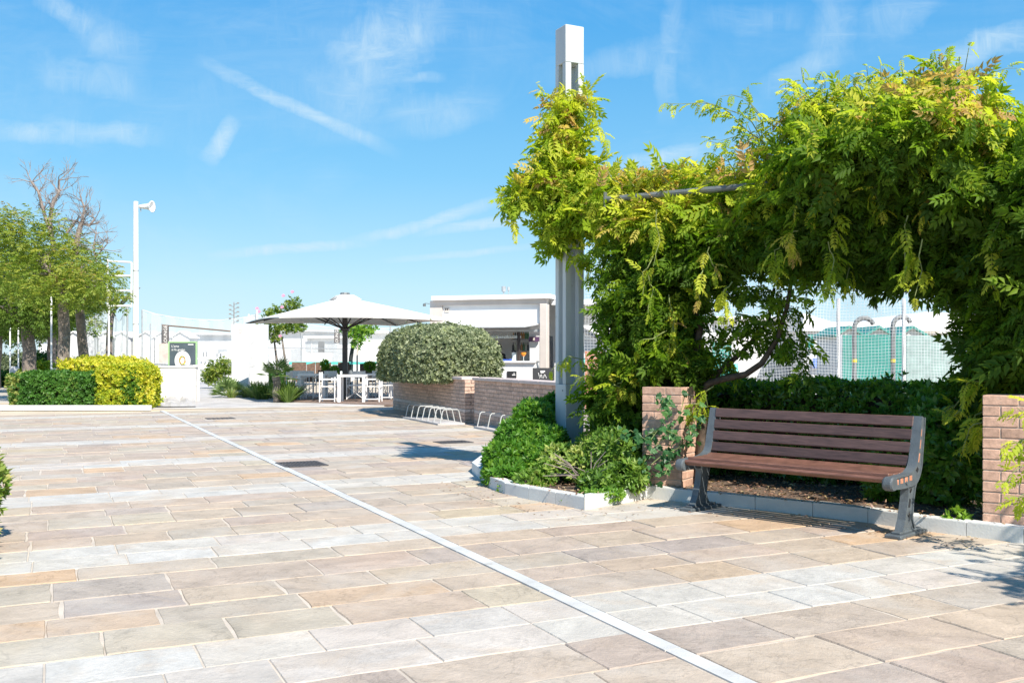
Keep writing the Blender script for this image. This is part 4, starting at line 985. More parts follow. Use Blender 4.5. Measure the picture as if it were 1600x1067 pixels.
sh = [(P(1190, 215, 9.2), P(1042, 162, 9.3), .12, 11, .72), (P(1200, 230, 9.2), P(1085, 165, 9.3), .15, 8, .6), (P(1190, 200, 9.2), P(1165, 130, 9.2), 0, 4, .7), (P(1210, 240, 9.2), P(1110, 215, 9.3), .05, 7, .65), (P(1180, 270, 9.3), P(1110, 225, 9.3), .1, 5, .7), (P(1230, 220, 9.1), P(1130, 150, 9.2), .1, 7, .66), (P(1160, 300, 9.5), P(1120, 240, 9.5), .05, 5, .7),
      (P(1480, 170, 8.4), P(1588, 112, 8.2), .12, 8, .68), (P(1400, 190, 8.5), P(1372, 98, 8.5), 0, 5, .62), (P(1455, 120, 8.5), P(1460, 88, 8.5), 0, 3, .8), (P(1490, 125, 8.4), P(1500, 92, 8.4), 0, 3, .8), (P(1345, 170, 8.6), P(1340, 120, 8.6), 0, 4, .5), (P(1260, 170, 8.9), P(1235, 128, 8.9), 0, 4, .75), (P(1290, 160, 8.9), P(1285, 130, 8.9), 0, 3, .8),
      (P(1295, 215, 8.3), P(1298, 300, 8.3), 0, 8, .86), (P(1290, 230, 8.3), P(1282, 290, 8.3), 0, 6, .85), (P(1455, 215, 7.9), P(1438, 345, 7.9), 0, 11, .82), (P(1440, 180, 8.0), P(1450, 250, 7.9), 0, 7, .85), (P(1475, 150, 8.1), P(1470, 230, 8.0), 0, 8, .85),
      (P(1545, 250, 7.6), P(1562, 400, 7.6), 0, 8, .8), (P(1500, 300, 7.8), P(1560, 345, 7.7), .05, 7, .75), (P(1560, 640, 7.4), P(1500, 700, 7.5), .05, 7, .7), (P(1540, 590, 7.7), P(1490, 650, 7.7), .08, 8, .72), (P(1530, 640, 7.7), P(1515, 700, 7.7), 0, 5, .68), (P(1500, 630, 7.9), P(1480, 640, 7.9), 0, 3, .7),
      (P(1050, 460, 9.6), P(1050, 545, 9.5), 0, 9, .84), (P(1035, 480, 9.6), P(1070, 560, 9.5), 0, 7, .78), (P(1040, 520, 9.5), P(990, 545, 9.5), .03, 5, .5), (P(960, 600, 9.8), P(1010, 590, 9.7), .05, 7, .8), (P(950, 610, 9.8), P(990, 615, 9.7), .05, 6, .75), (P(930, 590, 10), P(900, 600, 10), .05, 5, .6),
      (P(1200, 380, 9.0), P(1215, 430, 9.0), 0, 6, .6), (P(1290, 400, 8.6), P(1300, 455, 8.6), 0, 7, .6), (P(1320, 400, 8.6), P(1330, 455, 8.6), 0, 6, .62), (P(1100, 620, 9.3), P(1075, 645, 9.3), 0, 5, .6), (P(1110, 600, 9.3), P(1100, 640, 9.3), 0, 5, .62),
      (P(1620, 690, 6.6), P(1570, 700, 6.5), .03, 5, .72), (P(1630, 730, 6.5), P(1575, 745, 6.5), .03, 5, .75), (P(1630, 650, 6.6), P(1590, 640, 6.6), .03, 4, .75), (P(1610, 740, 6.5), P(1590, 790, 6.5), .0, 4, .7)]
r = random.Random(77)
top_line = [(1185, 235), (1230, 170), (1270, 140), (1330, 150), (1370, 140), (1420, 135), (1460, 105), (1500, 115), (1540, 175), (1600, 190)]
for k in range(64):
    x = r.uniform(1190, 1600)
    for i in range(len(top_line) - 1):
        if top_line[i][0] <= x <= top_line[i + 1][0]: y = top_line[i][1] + (top_line[i + 1][1] - top_line[i][1]) * (x - top_line[i][0]) / (top_line[i + 1][0] - top_line[i][0])
    Yk = 9.2 - (x - 1190) / 410 * 1.1 + r.uniform(-.3, .4); sh.append((P(x, y + 40, Yk), P(x + r.uniform(-35, 35), y - r.uniform(5, 34), Yk - .1), 0, r.choice((3, 4, 5)), r.uniform(.5, .9)))
for k in range(18):      # sprays hanging down the front of the mass
    x = r.uniform(1000, 1590); y = r.uniform(250, 400) if x > 1200 else r.uniform(330, 470); Yk = (9.75 - (x - 1000) / 600 * 2.1) - .35
    sh.append((P(x, y, Yk), P(x + r.uniform(-15, 15), y + r.uniform(40, 90), Yk), 0, r.choice((4, 5, 7)), r.uniform(.4, .88)))
for k in range(16):      # yellow sprays along the pipe
    x = r.uniform(930, 1200); Yk = 10.2 - (x - 930) / 270 * .8; sh.append((P(x, 290, Yk), P(x + r.uniform(-30, 30), r.uniform(255, 275), Yk), 0, 3, r.uniform(.7, .95)))
def age_shade(p, u, rr):
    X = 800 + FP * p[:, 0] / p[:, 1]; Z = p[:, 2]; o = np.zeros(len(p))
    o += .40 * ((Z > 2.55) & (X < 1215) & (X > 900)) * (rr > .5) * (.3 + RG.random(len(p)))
    o += .40 * np.clip((Z - 3.0) / .4, 0, 1) * (rr > .55) * (.25 + RG.random(len(p))); o -= .20 * np.clip((3.15 - Z) / .4, 0, 1) * np.clip((X - 1180) / 120, 0, 1); o -= .13 * np.clip((2.5 - Z) / .3, 0, 1) * (X <= 1200)  # low leaves darker: mature green plus lack of sun, put into the tint
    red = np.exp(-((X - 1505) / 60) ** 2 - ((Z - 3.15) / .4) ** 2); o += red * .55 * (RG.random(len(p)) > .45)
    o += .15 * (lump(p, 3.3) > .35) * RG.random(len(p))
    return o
vine('wisteria', 'huge wisteria arching over the park bench on its steel pergola', (3.2, 9.2, .1), bl, 270, sh, age_shade, 3.0,
     [(wob(P1 + EX * .55 + EY * .25 + Vector((0, 0, .1)), P(1085, 480, 9.8), 9, .04, 8), [.05 - .002 * k for k in range(10)]),
      ([P(1090, 640, 9.6), P(1105, 600, 9.5), P(1130, 592, 9.4), P(1165, 585, 9.3), P(1190, 568, 9.2), P(1215, 530, 9.2), P(1230, 480, 9.1), P(1240, 420, 9.1)], [.035, .034, .032, .030, .028, .022, .02, .016]),
      ([P(1095, 650, 9.7), P(1100, 605, 9.6), P(1125, 580, 9.6), P(1160, 550, 9.5), P(1200, 505, 9.4), P(1210, 450, 9.4)], [.03, .03, .028, .024, .02, .015]),
      (wob(P2 + EX * .2 + EY * .75 + Vector((0, 0, .1)), P(1540, 330, 8.3), 9, .05, 9), [.055 - .002 * k for k in range(10)]),
      (wob(P(1540, 470, 8.3), P(1420, 420, 8.7), 6, .04, 2), [.03 - .002 * k for k in range(7)]), (wob(P(1420, 430, 8.7), P(1230, 400, 9.2), 6, .04, 6), [.022 - .001 * k for k in range(7)])], 300)

# ================================================================== SHRUBS OF THE BED
def PB(px, py, Y, rx, ry, rz): return (tuple(P(px, py, Y)), (rx, ry, rz))
hedge_box('dark_hedge', 'dark glossy clipped hedge behind the park bench', 'hedge', (3.33, 9.82, .56), (1.75, .42, .48), R(-45), 5200, .085, L_DARK, (.1, .95), T_TUFT, rough=.05, depth=.12)
shrub('laurel_shrub', 'dark laurel bush filling the gap between the hedge and the right brick pillar', 'shrub', [((3.62, 8.25, .55), (.38, .38, .52)), ((3.35, 8.5, .35), (.35, .3, .35))], .10, 420, L_DARK, (.1, .9))
shrub('laurel_shrub', 'shadowed evergreen bush crowding the left side of the left brick pillar', 'shrub', [((1.22, 10.3, .62), (.34, .4, .55)), ((1.15, 10.9, .6), (.24, .3, .42)), ((1.6, 10.6, .55), (.6, .4, .55))], .10, 380, L_DARK, (.15, 1.0))
shrub('mound_shrub', 'dense bright green mounded shrub at the rounded end of the bed', 'shrub', [PB(822, 695, 10.9, .34, .4, .30), PB(795, 715, 10.6, .26, .35, .20), PB(836, 668, 11.2, .25, .3, .30), PB(866, 652, 11.7, .20, .25, .26), PB(796, 738, 10.2, .24, .3, .12), PB(850, 722, 10.3, .22, .3, .20), PB(866, 695, 10.5, .13, .2, .18)], .072, 900, L_MID, (0, .85), T_TUFT7, inner=.6, rough=.1)
shrub('spindle_shrub', 'low yellow-leaved shrub in front of the tall post', 'shrub', [PB(905, 725, 9.6, .17, .2, .16), PB(878, 716, 10.0, .20, .2, .13), PB(928, 698, 10.1, .18, .2, .15), PB(862, 740, 9.7, .18, .2, .12), PB(835, 752, 9.6, .2, .2, .10)], .075, 520, L_VARI, (.1, .85), T_TUFT)
shrub('round_shrub', 'rounded light green shrub left of the left brick pillar', 'shrub', [PB(955, 715, 9.5, .24, .24, .26), PB(940, 755, 9.15, .18, .2, .12), PB(980, 745, 9.2, .16, .2, .14)], .075, 800, L_VARI, (0, .62), T_TUFT7, inner=.6)
shrub('groundcover', 'low trailing ground cover spilling over the kerb corner', 'ground cover', [PB(905, 782, 8.85, .18, .12, .035), PB(940, 772, 8.9, .2, .15, .05), PB(800, 768, 9.7, .16, .14, .09), PB(775, 758, 10.2, .14, .2, .10), PB(770, 740, 10.6, .12, .25, .14), PB(840, 770, 9.4, .16, .12, .08)], .045, 1100, L_MID, (.35, 1.0), T_TUFT)
# bare twigs in the thin shrub
t = thing('dead_twigs', 'grey bare twigs showing in the thin middle of the bed', 'twigs', (.6, 9.2, .1))
r = random.Random(5)
for k in range(16):
    a = Vector((.72 + r.uniform(-.06, .06), 9.25, .12)); e = Vector((.55 + r.uniform(-.3, .35), 9.1 + r.uniform(-.2, .2), .2 + r.uniform(0, .25))); mb = MB(); mb.tube([a, a.lerp(e, .5) + Vector((0, 0, .05)), e], [.007, .005, .003], 5); part('twig', mb, M_TWIG, t)
# blue-green vine in front of the pillar: lobed leaves big enough to pick apart
def lobed(seed):
    r = random.Random(seed); pts = []
    for (a, q) in ((-150, .35), (-120, .52), (-92, .36), (-62, .56), (-38, .42), (-15, .62), (0, .72), (15, .62), (38, .42), (62, .56), (92, .36), (120, .52), (150, .35)):
        q *= r.uniform(.9, 1.1); pts.append((q * math.cos(R(a)) + .3, q * math.sin(R(a)), .08 * abs(math.sin(R(a * 2))) - .12 * q))
    v = [(.12, 0, .04)] + pts; return np.array(v), [(0, i, i + 1) for i in range(1, len(pts))] + [(0, len(pts), 1)]
T_LOB = [lobed(s) for s in range(3)]
t = thing('creeper', 'blue-green lobed creeper climbing across the left brick pillar', 'climbing plant', (1.2, 9.2, .1))
PTS = []; r = random.Random(11)
runs = [[(985, 770), (1000, 730), (1030, 690), (1062, 650), (1072, 610)], [(1000, 740), (1030, 715), (1060, 700), (1085, 660)], [(990, 700), (1010, 680), (1035, 670), (1060, 680)], [(1010, 745), (1040, 740), (1048, 715), (1050, 690)], [(960, 690), (985, 672), (1015, 690), (1050, 640)], [(1075, 700), (1085, 660), (1095, 630)], [(1030, 640), (1036, 625), (1045, 622)]]
mb = MB()
for rn in runs:
    ps = [P(x, y, 9.12 + r.uniform(-.08, .1)) for x, y in rn]; mb.tube(ps, .004, 5)
    for i in range(len(ps) - 1):
        for q in range(9): PTS.append(tuple(ps[i].lerp(ps[i + 1], r.random()) + Vector((r.gauss(0, .035), r.gauss(-.02, .04), r.gauss(0, .035)))))
part('stems', mb, M_TENDRIL, t)['kind'] = 'stuff'
PTS = np.array(PTS); n = len(PTS)
leaf_parts(t, T_LOB, PTS, unit(n) * .6 + np.array([0, -.3, -.5]), unit(n) * .45 + np.array([-.1, -.8, .6]), RG.uniform(.035, .078, n), RG.random(n), L_IVY)
shrub('seedling', 'small bright seedling at the foot of the right brick pillar', 'plant', [PB(1495, 808, 7.45, .08, .08, .05)], .07, 500, L_MID, (.6, 1.0), T_TUFT, stems=False)
# bush cut by the left edge of the picture
shrub('edge_bush', 'round clipped bush cut off by the left edge of the photo', 'shrub', [((-3.86, 6.45, .34), (.45, .5, .40)), ((-4.08, 6.9, .38), (.5, .6, .40)), ((-3.54, 6.2, .26), (.30, .32, .30))], .07, 800, L_VARI, (.0, .95), T_TUFT, inner=.6, rough=.08)

# ================================================================== HEDGE ON THE PLANTER WALL
HC = WA + WD * 3.1 - NF * .30
t = thing('domed_hedge', 'silver-green domed hedge overflowing the brick planter wall', 'hedge', (HC.x, HC.y, .9))
PPs = []; n = 22000
u = unit(n); u = u[u[:, 2] > -.45]; n = len(u); rr = .80 + .2 * RG.random(n) ** .5
sup = (np.abs(u) ** 3.0).sum(1) ** (-1 / 3.0)                   # squarish dome
q = u * sup[:, None] * np.array([1.12, 2.45, .98]) * rr[:, None]; q += u * (.05 * lump(q, 5) + .03 * lump(q, 11))[:, None] + u * ((RG.random(n) > .985) * RG.random(n) * .14)[:, None]
rot = math.atan2(WD.y, WD.x) - R(90); cr, sr = math.cos(rot), math.sin(rot)
pos = q @ np.array([[cr, -sr, 0], [sr, cr, 0], [0, 0, 1]]).T + np.array([HC.x, HC.y, 1.06]); pos[:, 2] = np.maximum(pos[:, 2], .80 + .1 * RG.random(n))
un = u @ np.array([[cr, -sr, 0], [sr, cr, 0], [0, 0, 1]]).T
foliage('foliage', t, T_TUFT, pos, un + unit(n) * .7 + np.array([0, 0, .2]), un + unit(n) * .5, RG.uniform(.05, .095, n), np.clip(.12 + RG.random(n) * .8 + .1 * lump(pos, 4) + .25 * (np.abs(pos[:, 2] - 1.15) < .12) * (RG.random(n) > .7), 0, .9), L_GREY)
mb = MB(); mb.lathe((0, 0, 0), [(.01, -.3), (.85, -.3), (.95, 0), (.85, .45), (.5, .68), (.02, .74)], 20); mb.v = [(HC.x + cr * x * .85 - sr * y * 2.0, HC.y + sr * x * .85 + cr * y * 2.0, 1.06 + z * .95) for x, y, z in mb.v]; part('twigs', mb, M_TWIGD, t, True)
mb = MB(); f0 = WA - NF * .3; mb.box(f0 + WD * 3 - NF * .7 + Vector((0, 0, .40)), (6.0, 1.4, .8), Matrix.Rotation(math.atan2(WD.y, WD.x), 3, 'Z')); struct('planter_soil', mb, M_SOIL)

# ================================================================== LEFT HEDGES, TREES
mb = thing('plaza_kerb', 'white kerb running along the foot of the left hedges', 'kerb', (-13, 25.2, 0)); pk = mb
x = -20.0
while x < -9.2:
    x2 = min(x + 1.1, -9.14); q = MB(); q.box(((x + x2) / 2, 25.2, .05), (x2 - x - .008, .16, .13), None, .008); part('kerb_stone', q, M_WHITEKERB, pk); x = x2
hedge_box('green_hedge', 'clipped green hedge at the far left edge of the plaza', 'hedge', (-11.75, 26.3, .45), (1.22, .85, .46), 0, 9500, .085, L_HEDGE, (0, .8), T_TUFT, rough=.05, depth=.16, patch=lambda p, ti: np.where((p[:, 0] < -12.6) & (RG.random(len(p)) > .4), .95, ti))
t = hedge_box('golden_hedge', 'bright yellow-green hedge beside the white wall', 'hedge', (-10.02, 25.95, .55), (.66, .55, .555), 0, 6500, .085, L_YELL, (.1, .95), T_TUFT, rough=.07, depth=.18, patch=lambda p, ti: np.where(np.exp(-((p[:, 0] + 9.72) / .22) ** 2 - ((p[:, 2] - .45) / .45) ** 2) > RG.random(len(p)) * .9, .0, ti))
hedge_box('golden_hedge', 'sunlit golden hedge mass rising just behind the bright yellow-green one', 'hedge', (-11.05, 27.6, .63), (.78, .8, .63), 0, 5000, .09, L_YELL, (.25, 1.0), T_TUFT, rough=.10, depth=.18)
hedge_box('golden_hedge', 'yellow-topped hedge standing behind the green hedge under the tree trunks', 'hedge', (-12.2, 29.6, .62), (.95, .9, .64), 0, 4500, .095, L_YELL, (.25, 1.0), T_TUFT, rough=.08, depth=.18)
shrub('golden_shrub', 'small golden shrub beside the promenade left of the trunks', 'shrub', [((-17.9, 38, .55), (.9, .8, .62)), ((-18.9, 39.5, .45), (.7, .7, .5))], .14, 170, L_YELL, (0, .6))
shrub('green_shrub', 'dark green shrub further along the promenade', 'shrub', [((-22.5, 48, .8), (1.3, 1, .8))], .16, 120, L_HEDGE, (0, .4))
shrub('green_shrub', 'grey-green round shrub at the very end of the promenade', 'shrub', [((-27.3, 56, .8), (1.2, 1, .9)), ((-30.5, 60, .7), (1.6, 1, .8))], .2, 80, L_GREY, (0, .5))
shrub('green_shrub', 'low green ground shrub beside the far trunks', 'shrub', [((-24.5, 46, .35), (1.6, 1, .4)), ((-26.5, 47, .3), (1.2, 1, .35))], .15, 120, L_HEDGE, (0, .6))

def branchy(mb, a, d, ln, rad, depth, r, spread=.6, ends=None, up=.1):
    a = Vector(a); d = Vector(d).normalized(); pts = [a]; n = 3
    for k in range(n):
        d = (d + Vector((r.gauss(0, .14), r.gauss(0, .14), r.gauss(up * .4, .12)))).normalized(); pts.append(pts[-1] + d * ln / n)
    mb.tube(pts, [rad, rad * .88, rad * .76, rad * .62], 6 if rad > .02 else 4)
    if ends is not None: ends.append((pts[-1], d, depth))
    if depth <= 0: return
    for k in range(r.choice((2, 3, 3))):
        v = Vector((r.gauss(0, 1), r.gauss(0, 1), r.gauss(up, .7))); nd = (d + v.normalized() * spread).normalized()
        st = pts[r.choice((2, 3, 3))]; branchy(mb, st, nd, ln * r.uniform(.6, .85), rad * r.uniform(.5, .68), depth - 1, r, spread, ends, up)
def tree(label, base, h_trunk, rad, lean, crown, dens, size, tints, seed, limbs=4, group='trees lining the promenade'):
    r = random.Random(seed); b = Vector(base); t = thing('tree', label, 'tree', b, 0, group)
    top = b + Vector((lean[0], lean[1], h_trunk)); mb = MB()
    pts = [b + (top - b) * k / 5 + Vector((r.uniform(-.03, .03), r.uniform(-.03, .03), 0)) * (k > 0) for k in range(6)]
    mb.tube(pts, [rad * 1.25, rad * 1.05, rad, rad * .96, rad * .9, rad * .85], 12); part('trunk', mb, M_BARKT, t, True)
    mb = MB()
    for k in range(limbs):
        a = 2 * math.pi * k / limbs + r.uniform(-.4, .4); branchy(mb, top - Vector((0, 0, .15)), (math.cos(a) * .8, math.sin(a) * .8, .75), .62, rad * .5, 2, r, .5)
    part('limbs', mb, M_BARKT, t)
    PP, UU, RR = [], [], []
    for k, (c, rd) in enumerate(crown):
        n = int(dens * (rd[0] * rd[1] * rd[2]) ** (2 / 3) * 12); p, u, rr = blob_pts(c, rd, n, .25, .35, k + seed); p[:, 2] += 0; PP.append(p); UU.append(u); RR.append(rr)
    p = np.concatenate(PP); u = np.concatenate(UU); n = len(p)
    keep = lump(p, 2.6) + .8 * lump(p, 5.5, 2) > -.22 - .5 * RG.random(n); p, u = p[keep], u[keep]; n = len(p)
    # layered sprays
    foliage('crown', t, T_SPRIG, p, unit(n) * np.array([1, 1, .45]) + u * .5, unit(n) * .35 + np.array([0, 0, 1]), size * RG.uniform(.7, 1.3, n), np.clip(tints[0] + (tints[1] - tints[0]) * (.6 * RG.random(n) + .4 * (lump(p, 2) * .5 + .5)) + .12 * u[:, 2], 0, 1), L_TREE)
    return t, top
def CB(px, py, Y, rx, ry, rz): return (P(px, py, Y), (rx, ry, rz))
t1, top1 = tree('thick-trunked tree at the near left, first beside the hedge, with spreading feathery crown', (-13.1, 29.0, 0), 3.35, .17, (.08, 0), [CB(95, 410, 29, 1.3, 1.2, .55), CB(45, 380, 29, 1.2, 1.3, .55), CB(20, 430, 28.6, 1.5, 1.3, .7), CB(130, 440, 28.6, 1.0, 1.1, .50), CB(90, 455, 28.2, 1.1, 1.0, .5), CB(-20, 370, 29, 1.3, 1.3, .8), CB(60, 350, 29.3, .7, .8, .35), CB(10, 345, 29.3, .8, .8, .4)], 44, .24, (.2, 1.0), 1)
t2, top2 = tree('paler smooth-trunked tree close behind the thick one, reaching out to the right', (-12.9, 30.2, 0), 3.0, .15, (-.28, .1), [CB(130, 405, 30.5, .8, 1.0, .40), CB(150, 435, 30.2, .6, .8, .38), CB(172, 428, 30, .30, .4, .14), CB(185, 462, 30, .35, .4, .12), CB(145, 472, 30, .6, .8, .25), CB(115, 380, 30.5, .6, .8, .30)], 50, .22, (.3, 1.0), 2)
tree('slim tree whose trunk shows just right of the pale one', (-14.4, 35.5, 0), 3.0, .12, (.1, 0), [CB(160, 470, 35.5, .9, .9, .4), CB(130, 440, 35.5, 1.4, 1.2, .9), CB(150, 512, 35, .4, .4, .22)], 50, .27, (.1, .8), 3)
tree('tree in the middle distance left of the pair of near trunks', (-17.6, 36.5, 0), 2.6, .24, (-.2, 0), [CB(60, 440, 37, 2.0, 1.6, 1.2), CB(20, 470, 36.5, 1.8, 1.6, 1.0), CB(70, 490, 36, 1.4, 1.2, .6), CB(100, 470, 37, 1.2, 1.2, .8)], 45, .30, (0, .5), 4)
tree('tree farther along with its trunk seen beside the grey litter post', (-21.5, 46.5, 0), 2.8, .20, (0, 0), [CB(70, 470, 46, 2.2, 2, 1.2), CB(40, 500, 46, 1.8, 1.6, .7)], 36, .34, (0, .45), 5)
tree('dark tree at the extreme left edge of the promenade', (-22.7, 43.5, 0), 2.6, .28, (.2, 0), [CB(5, 420, 43, 2.6, 2, 1.6), CB(-40, 450, 42, 2.6, 2, 1.8), CB(20, 500, 43, 1.8, 1.5, .7)], 36, .34, (0, .4), 6)
tree('most distant promenade tree, small and grey-green', (-27.5, 60, 0), 2.5, .22, (0, 0), [CB(60, 500, 60, 3, 2, 1.3), CB(90, 490, 60, 2.4, 2, 1.2), CB(20, 505, 60, 3, 2, 1.1)], 26, .42, (0, .4), 7)
# dead tops
t = thing('dead_branches', 'bare grey dead tree top sticking out above the green crown, taller left one', 'dead tree', (-13.3, 29.3, 3.4), 0, 'dead tree tops'); mb = MB(); r = random.Random(21)
for (pts, rd) in (([(85, 400), (78, 345), (82, 320), (92, 300), (92, 282)], .075), ([(80, 370), (68, 330), (60, 300), (50, 285)], .06)):
    w = [P(x, y, 29.3) for x, y in pts]; mb.tube(w, [rd * (1 - .7 * k / len(w)) for k in range(len(w))], 7)
    for i in range(1, len(w)):
        for k in range(4): branchy(mb, w[i], (r.gauss(0, 1), r.gauss(0, .6), r.uniform(.1, 1.2)), .38, .016, 2, r, .7)
part('limbs', mb, M_TWIG, t)
t = thing('dead_branches', 'bare grey dead tree top nearer the lamp pole, with a knotted fork', 'dead tree', (-12.6, 30.2, 3.4), 0, 'dead tree tops'); mb = MB(); r = random.Random(22)
for (pts, rd) in (([(118, 400), (121, 372), (126, 352), (130, 345)], .10), ([(128, 350), (140, 352), (148, 342)], .05), ([(128, 350), (118, 345), (108, 360), (98, 372)], .05), ([(150, 410), (146, 385), (150, 365)], .03), ([(128, 350), (132, 325), (128, 315)], .04), ([(150, 400), (160, 390), (168, 380)], .025)):
    w = [P(x, y, 30.2) for x, y in pts]; mb.tube(w, [rd * (1 - .55 * k / len(w)) for k in range(len(w))], 7)
    for i in range(1, len(w)):
        for k in range(4): branchy(mb, w[i], (r.gauss(-.1, .9), r.gauss(0, .6), r.uniform(.1, 1.1)), .30, .014, 2, r, .7)
part('limbs', mb, M_TWIG, t)
# grey litter posts / signs on the promenade
def litter(label, px, Y, zt):
    c = P(px, 560, Y); t = thing('notice_post', label, 'post', (c.x, c.y, 0), 0, 'notice posts on the promenade')
    for s in (-1, 1): mb = MB(); mb.tube([(c.x + s * .17, c.y, 0), (c.x + s * .17, c.y, zt)], .03, 8); part('pole', mb, M_WHITE, t)
    mb = MB(); mb.box((c.x, c.y, .55), (.36, .10, .85), None, .01); part('panel', mb, M_GREYW, t)
litter('two-poled white notice post beside the thick trunk', 88, 33, 3.4); litter('two-poled white notice post at the far left of the promenade', 22, 41, 3.2)

# ================================================================== WHITE TROUGH WALL, MENU BOARD, RAMP
t = thing('white_wall', 'white low trough wall with two stone courses beside the golden hedge', 'wall', (-10.2, 30, 0))
x0, x1 = -563 / FP * 30, -495 / FP * 30
for (z0, z1) in ((.0, .47), (.478, 1.02)): mb = MB(); mb.box(((x0 + x1) / 2, 30.1, (z0 + z1) / 2), (x1 - x0, .2, z1 - z0), None, .006); part('stone_course', mb, M_WHITEKERB, t)
mb = MB(); mb.box(((x0 + x1) / 2, 30.1, 1.05), (x1 - x0 + .04, .25, .05), None, .006); part('cap_stone', mb, M_WHITEKERB, t)
e0 = Vector((x1 - .02, 30.25, 0)); e1 = P(222, 560, 36); e1.z = 0
mb = MB(); mb.bar(e0 + Vector((0, 0, .5)), e1 + Vector((0, 0, .5)), .14, 1.04); part('side_wall', mb, M_GREYW, t)
mb = MB(); mb.bar(e0 + Vector((0, 0, 1.07)), e1 + Vector((0, 0, 1.12)), .22, .05); part('cap_stone', mb, M_WHITEKERB, t)
mb = MB()
rmp = [G(238, 637), G(306, 636.5), G(304, 627.5), G(240, 628)]
nx, ny = 14, 6; vv = []
for j in range(ny + 1):
    for i in range(nx + 1):
        a = rmp[0].lerp(rmp[1], i / nx); b = rmp[3].lerp(rmp[2], i / nx); q = a.lerp(b, j / ny); q.z = .03 + .16 * (j / ny) * (.7 + .3 * math.sin(i * 1.3)) + (.02 * math.sin(i * 2.1 + j)) * (j > 0); vv.append(q)
for j in range(ny):
    for i in range(nx): k = j * (nx + 1) + i; mb.quad(vv[k], vv[k + 1], vv[k + nx + 2], vv[k + nx + 1])
single('cement_ramp', mb, M_CONC, 'rough grey cement ramp at the foot of the white trough wall', 'ramp', smooth=True)
# menu board
Yb = 31.4; c = P(285.5, 557, Yb); sx = 20.5 / FP * Yb * 1.0; hz_ = 21.5 / FP * Yb
t = thing('menu_board', 'dark slate menu board with pale green frame and a white plate of food', 'sign', (c.x, c.y, 0), 0)
mb = MB(); mb.box(c, (sx * 2, .03, hz_ * 2)); part('panel', mb, M_SLATE, t)
mb = MB()
for s in (-1, 1): mb.box(c + Vector((s * (sx + .02), 0, 0)), (.045, .06, hz_ * 2 + .085)); 
mb.box(c + Vector((0, 0, hz_ + .02)), (sx * 2 - .006, .058, .045)); mb.box(c - Vector((0, 0, hz_ + .02)), (sx * 2 - .006, .058, .045)); part('frame', mb, M_GREEN, t)
for s in (-1, 1): mb = MB(); mb.tube([(c.x + s * sx * .9, c.y + .05, 0), (c.x + s * sx * .9, c.y + .05, c.z)], .02, 6); part('leg', mb, M_GREYM, t)
pc = c + Vector((0, -.02, -.13)); mb = MB(); mb.lathe(pc, [(.24, 0), (.25, .01), (.20, .014), (.16, .010)], 28, (0, -1, 0)); mb.v = [(x, y, pc.z + (z - pc.z) * 1.22) for x, y, z in mb.v]; part('plate_picture', mb, M_WHITE, t)
r = random.Random(4); cols = [mat('food_green', (.25, .35, .06), .6), mat('food_yellow', (.6, .45, .08), .6), mat('food_orange', (.6, .2, .05), .6)]
for k in range(18):
    a = 2 * math.pi * k / 18; mb = MB(); q = pc + Vector((math.cos(a) * .085, -.018, .01 + math.sin(a) * .125)); mb.lathe(q, [(r.uniform(.02, .034), 0), (.012, .012)], 7, (0, -1, 0)); part('food_picture', mb, cols[k % 3], t)
RX = Matrix.Rotation(R(90), 4, 'X')
text_part('lettering', "L'arte\nsi fa gusto.", .105, Matrix.Translation(c + Vector((-sx * .85, -.022, hz_ * .62))) @ RX, M_WHITE, t, .003, 'LEFT')
mb = MB(); mb.box(c + Vector((sx * .62, -.02, hz_ * .87)), (sx * .42, .006, .028)); part('small_print', mb, M_WHITE, t)
# pink poster left of it
c = P(238, 556, 36); t = thing('pink_poster', 'faded pink poster panel left of the menu board', 'poster', (c.x, c.y, 0)); q = P(258, 546, 36)
mb = MB(); mb.box(P(257, 552, 36), (.42, .03, .72)); part('panel', mb, M_PINKP, t); mb = MB(); mb.tube([P(257, 552, 36) + Vector((0, .04, -.9)), P(257, 552, 36) + Vector((0, .04, .3))], .02, 6); part('leg', mb, M_GREYM, t)
# ramp pole lamp
c = P(212, 560, 31); c.z = 0; zt = EYE + (HOR - 315) / FP * 31
t = thing('loudspeaker_pole', 'tall white pole carrying a white horn loudspeaker', 'pole', c)
mb = MB(); mb.tube([c, c + Vector((0, 0, zt * .5)), c + Vector((0, 0, zt))], [.095, .085, .072], 14); part('pole', mb, M_WHITE, t, False)
hc = P(217, 323, 31); mb = MB(); mb.lathe(hc, [(.035, 0), (.055, .02), (.075, .15), (.085, .28), (.12, .38), (.175, .46), (.185, .47), (.15, .465), (.08, .36), (.03, .2)], 18, (1, -.25, -.04)); part('horn', mb, M_WHITE, t, True)
mb = MB(); mb.tube([hc + Vector((.05, 0, -.05)), hc + Vector((.06, 0, -.16))], .015, 6); part('bracket', mb, M_GREYM, t)
for zz in (.35, .62): mb = MB(); mb.lathe(c + Vector((0, 0, zt * (1 - zz))), [(.09, 0), (.092, .03)], 14); part('band', mb, M_GREYM, t)
# ladder-like frame
t = thing('sports_frame', 'white tubular ladder frame standing left of the loudspeaker pole', 'frame', P(170, 560, 34) * Vector((1, 1, 0)) if False else (P(170, 560, 34).x, 34, 0))
a = P(168.5, 405, 34); b = P(205.5, 410, 34); a2 = P(168, 480, 34); b2 = P(205, 480, 34)
for (p, q, rd) in ((P(170, 480, 34), Vector((a2.x + .04, 34, 0)), .035), (b, b2, .03), (P(168, 405, 34), a2, .03)):
    mb = MB(); mb.tube([p, q], rd, 8); part('upright', mb, M_WHITE, t)
for y in (408, 431, 454, 478): mb = MB(); mb.tube([P(168, y, 34), P(205, y + (2 if y == 408 else 0), 34)], .032, 8); part('rung', mb, M_WHITE, t)

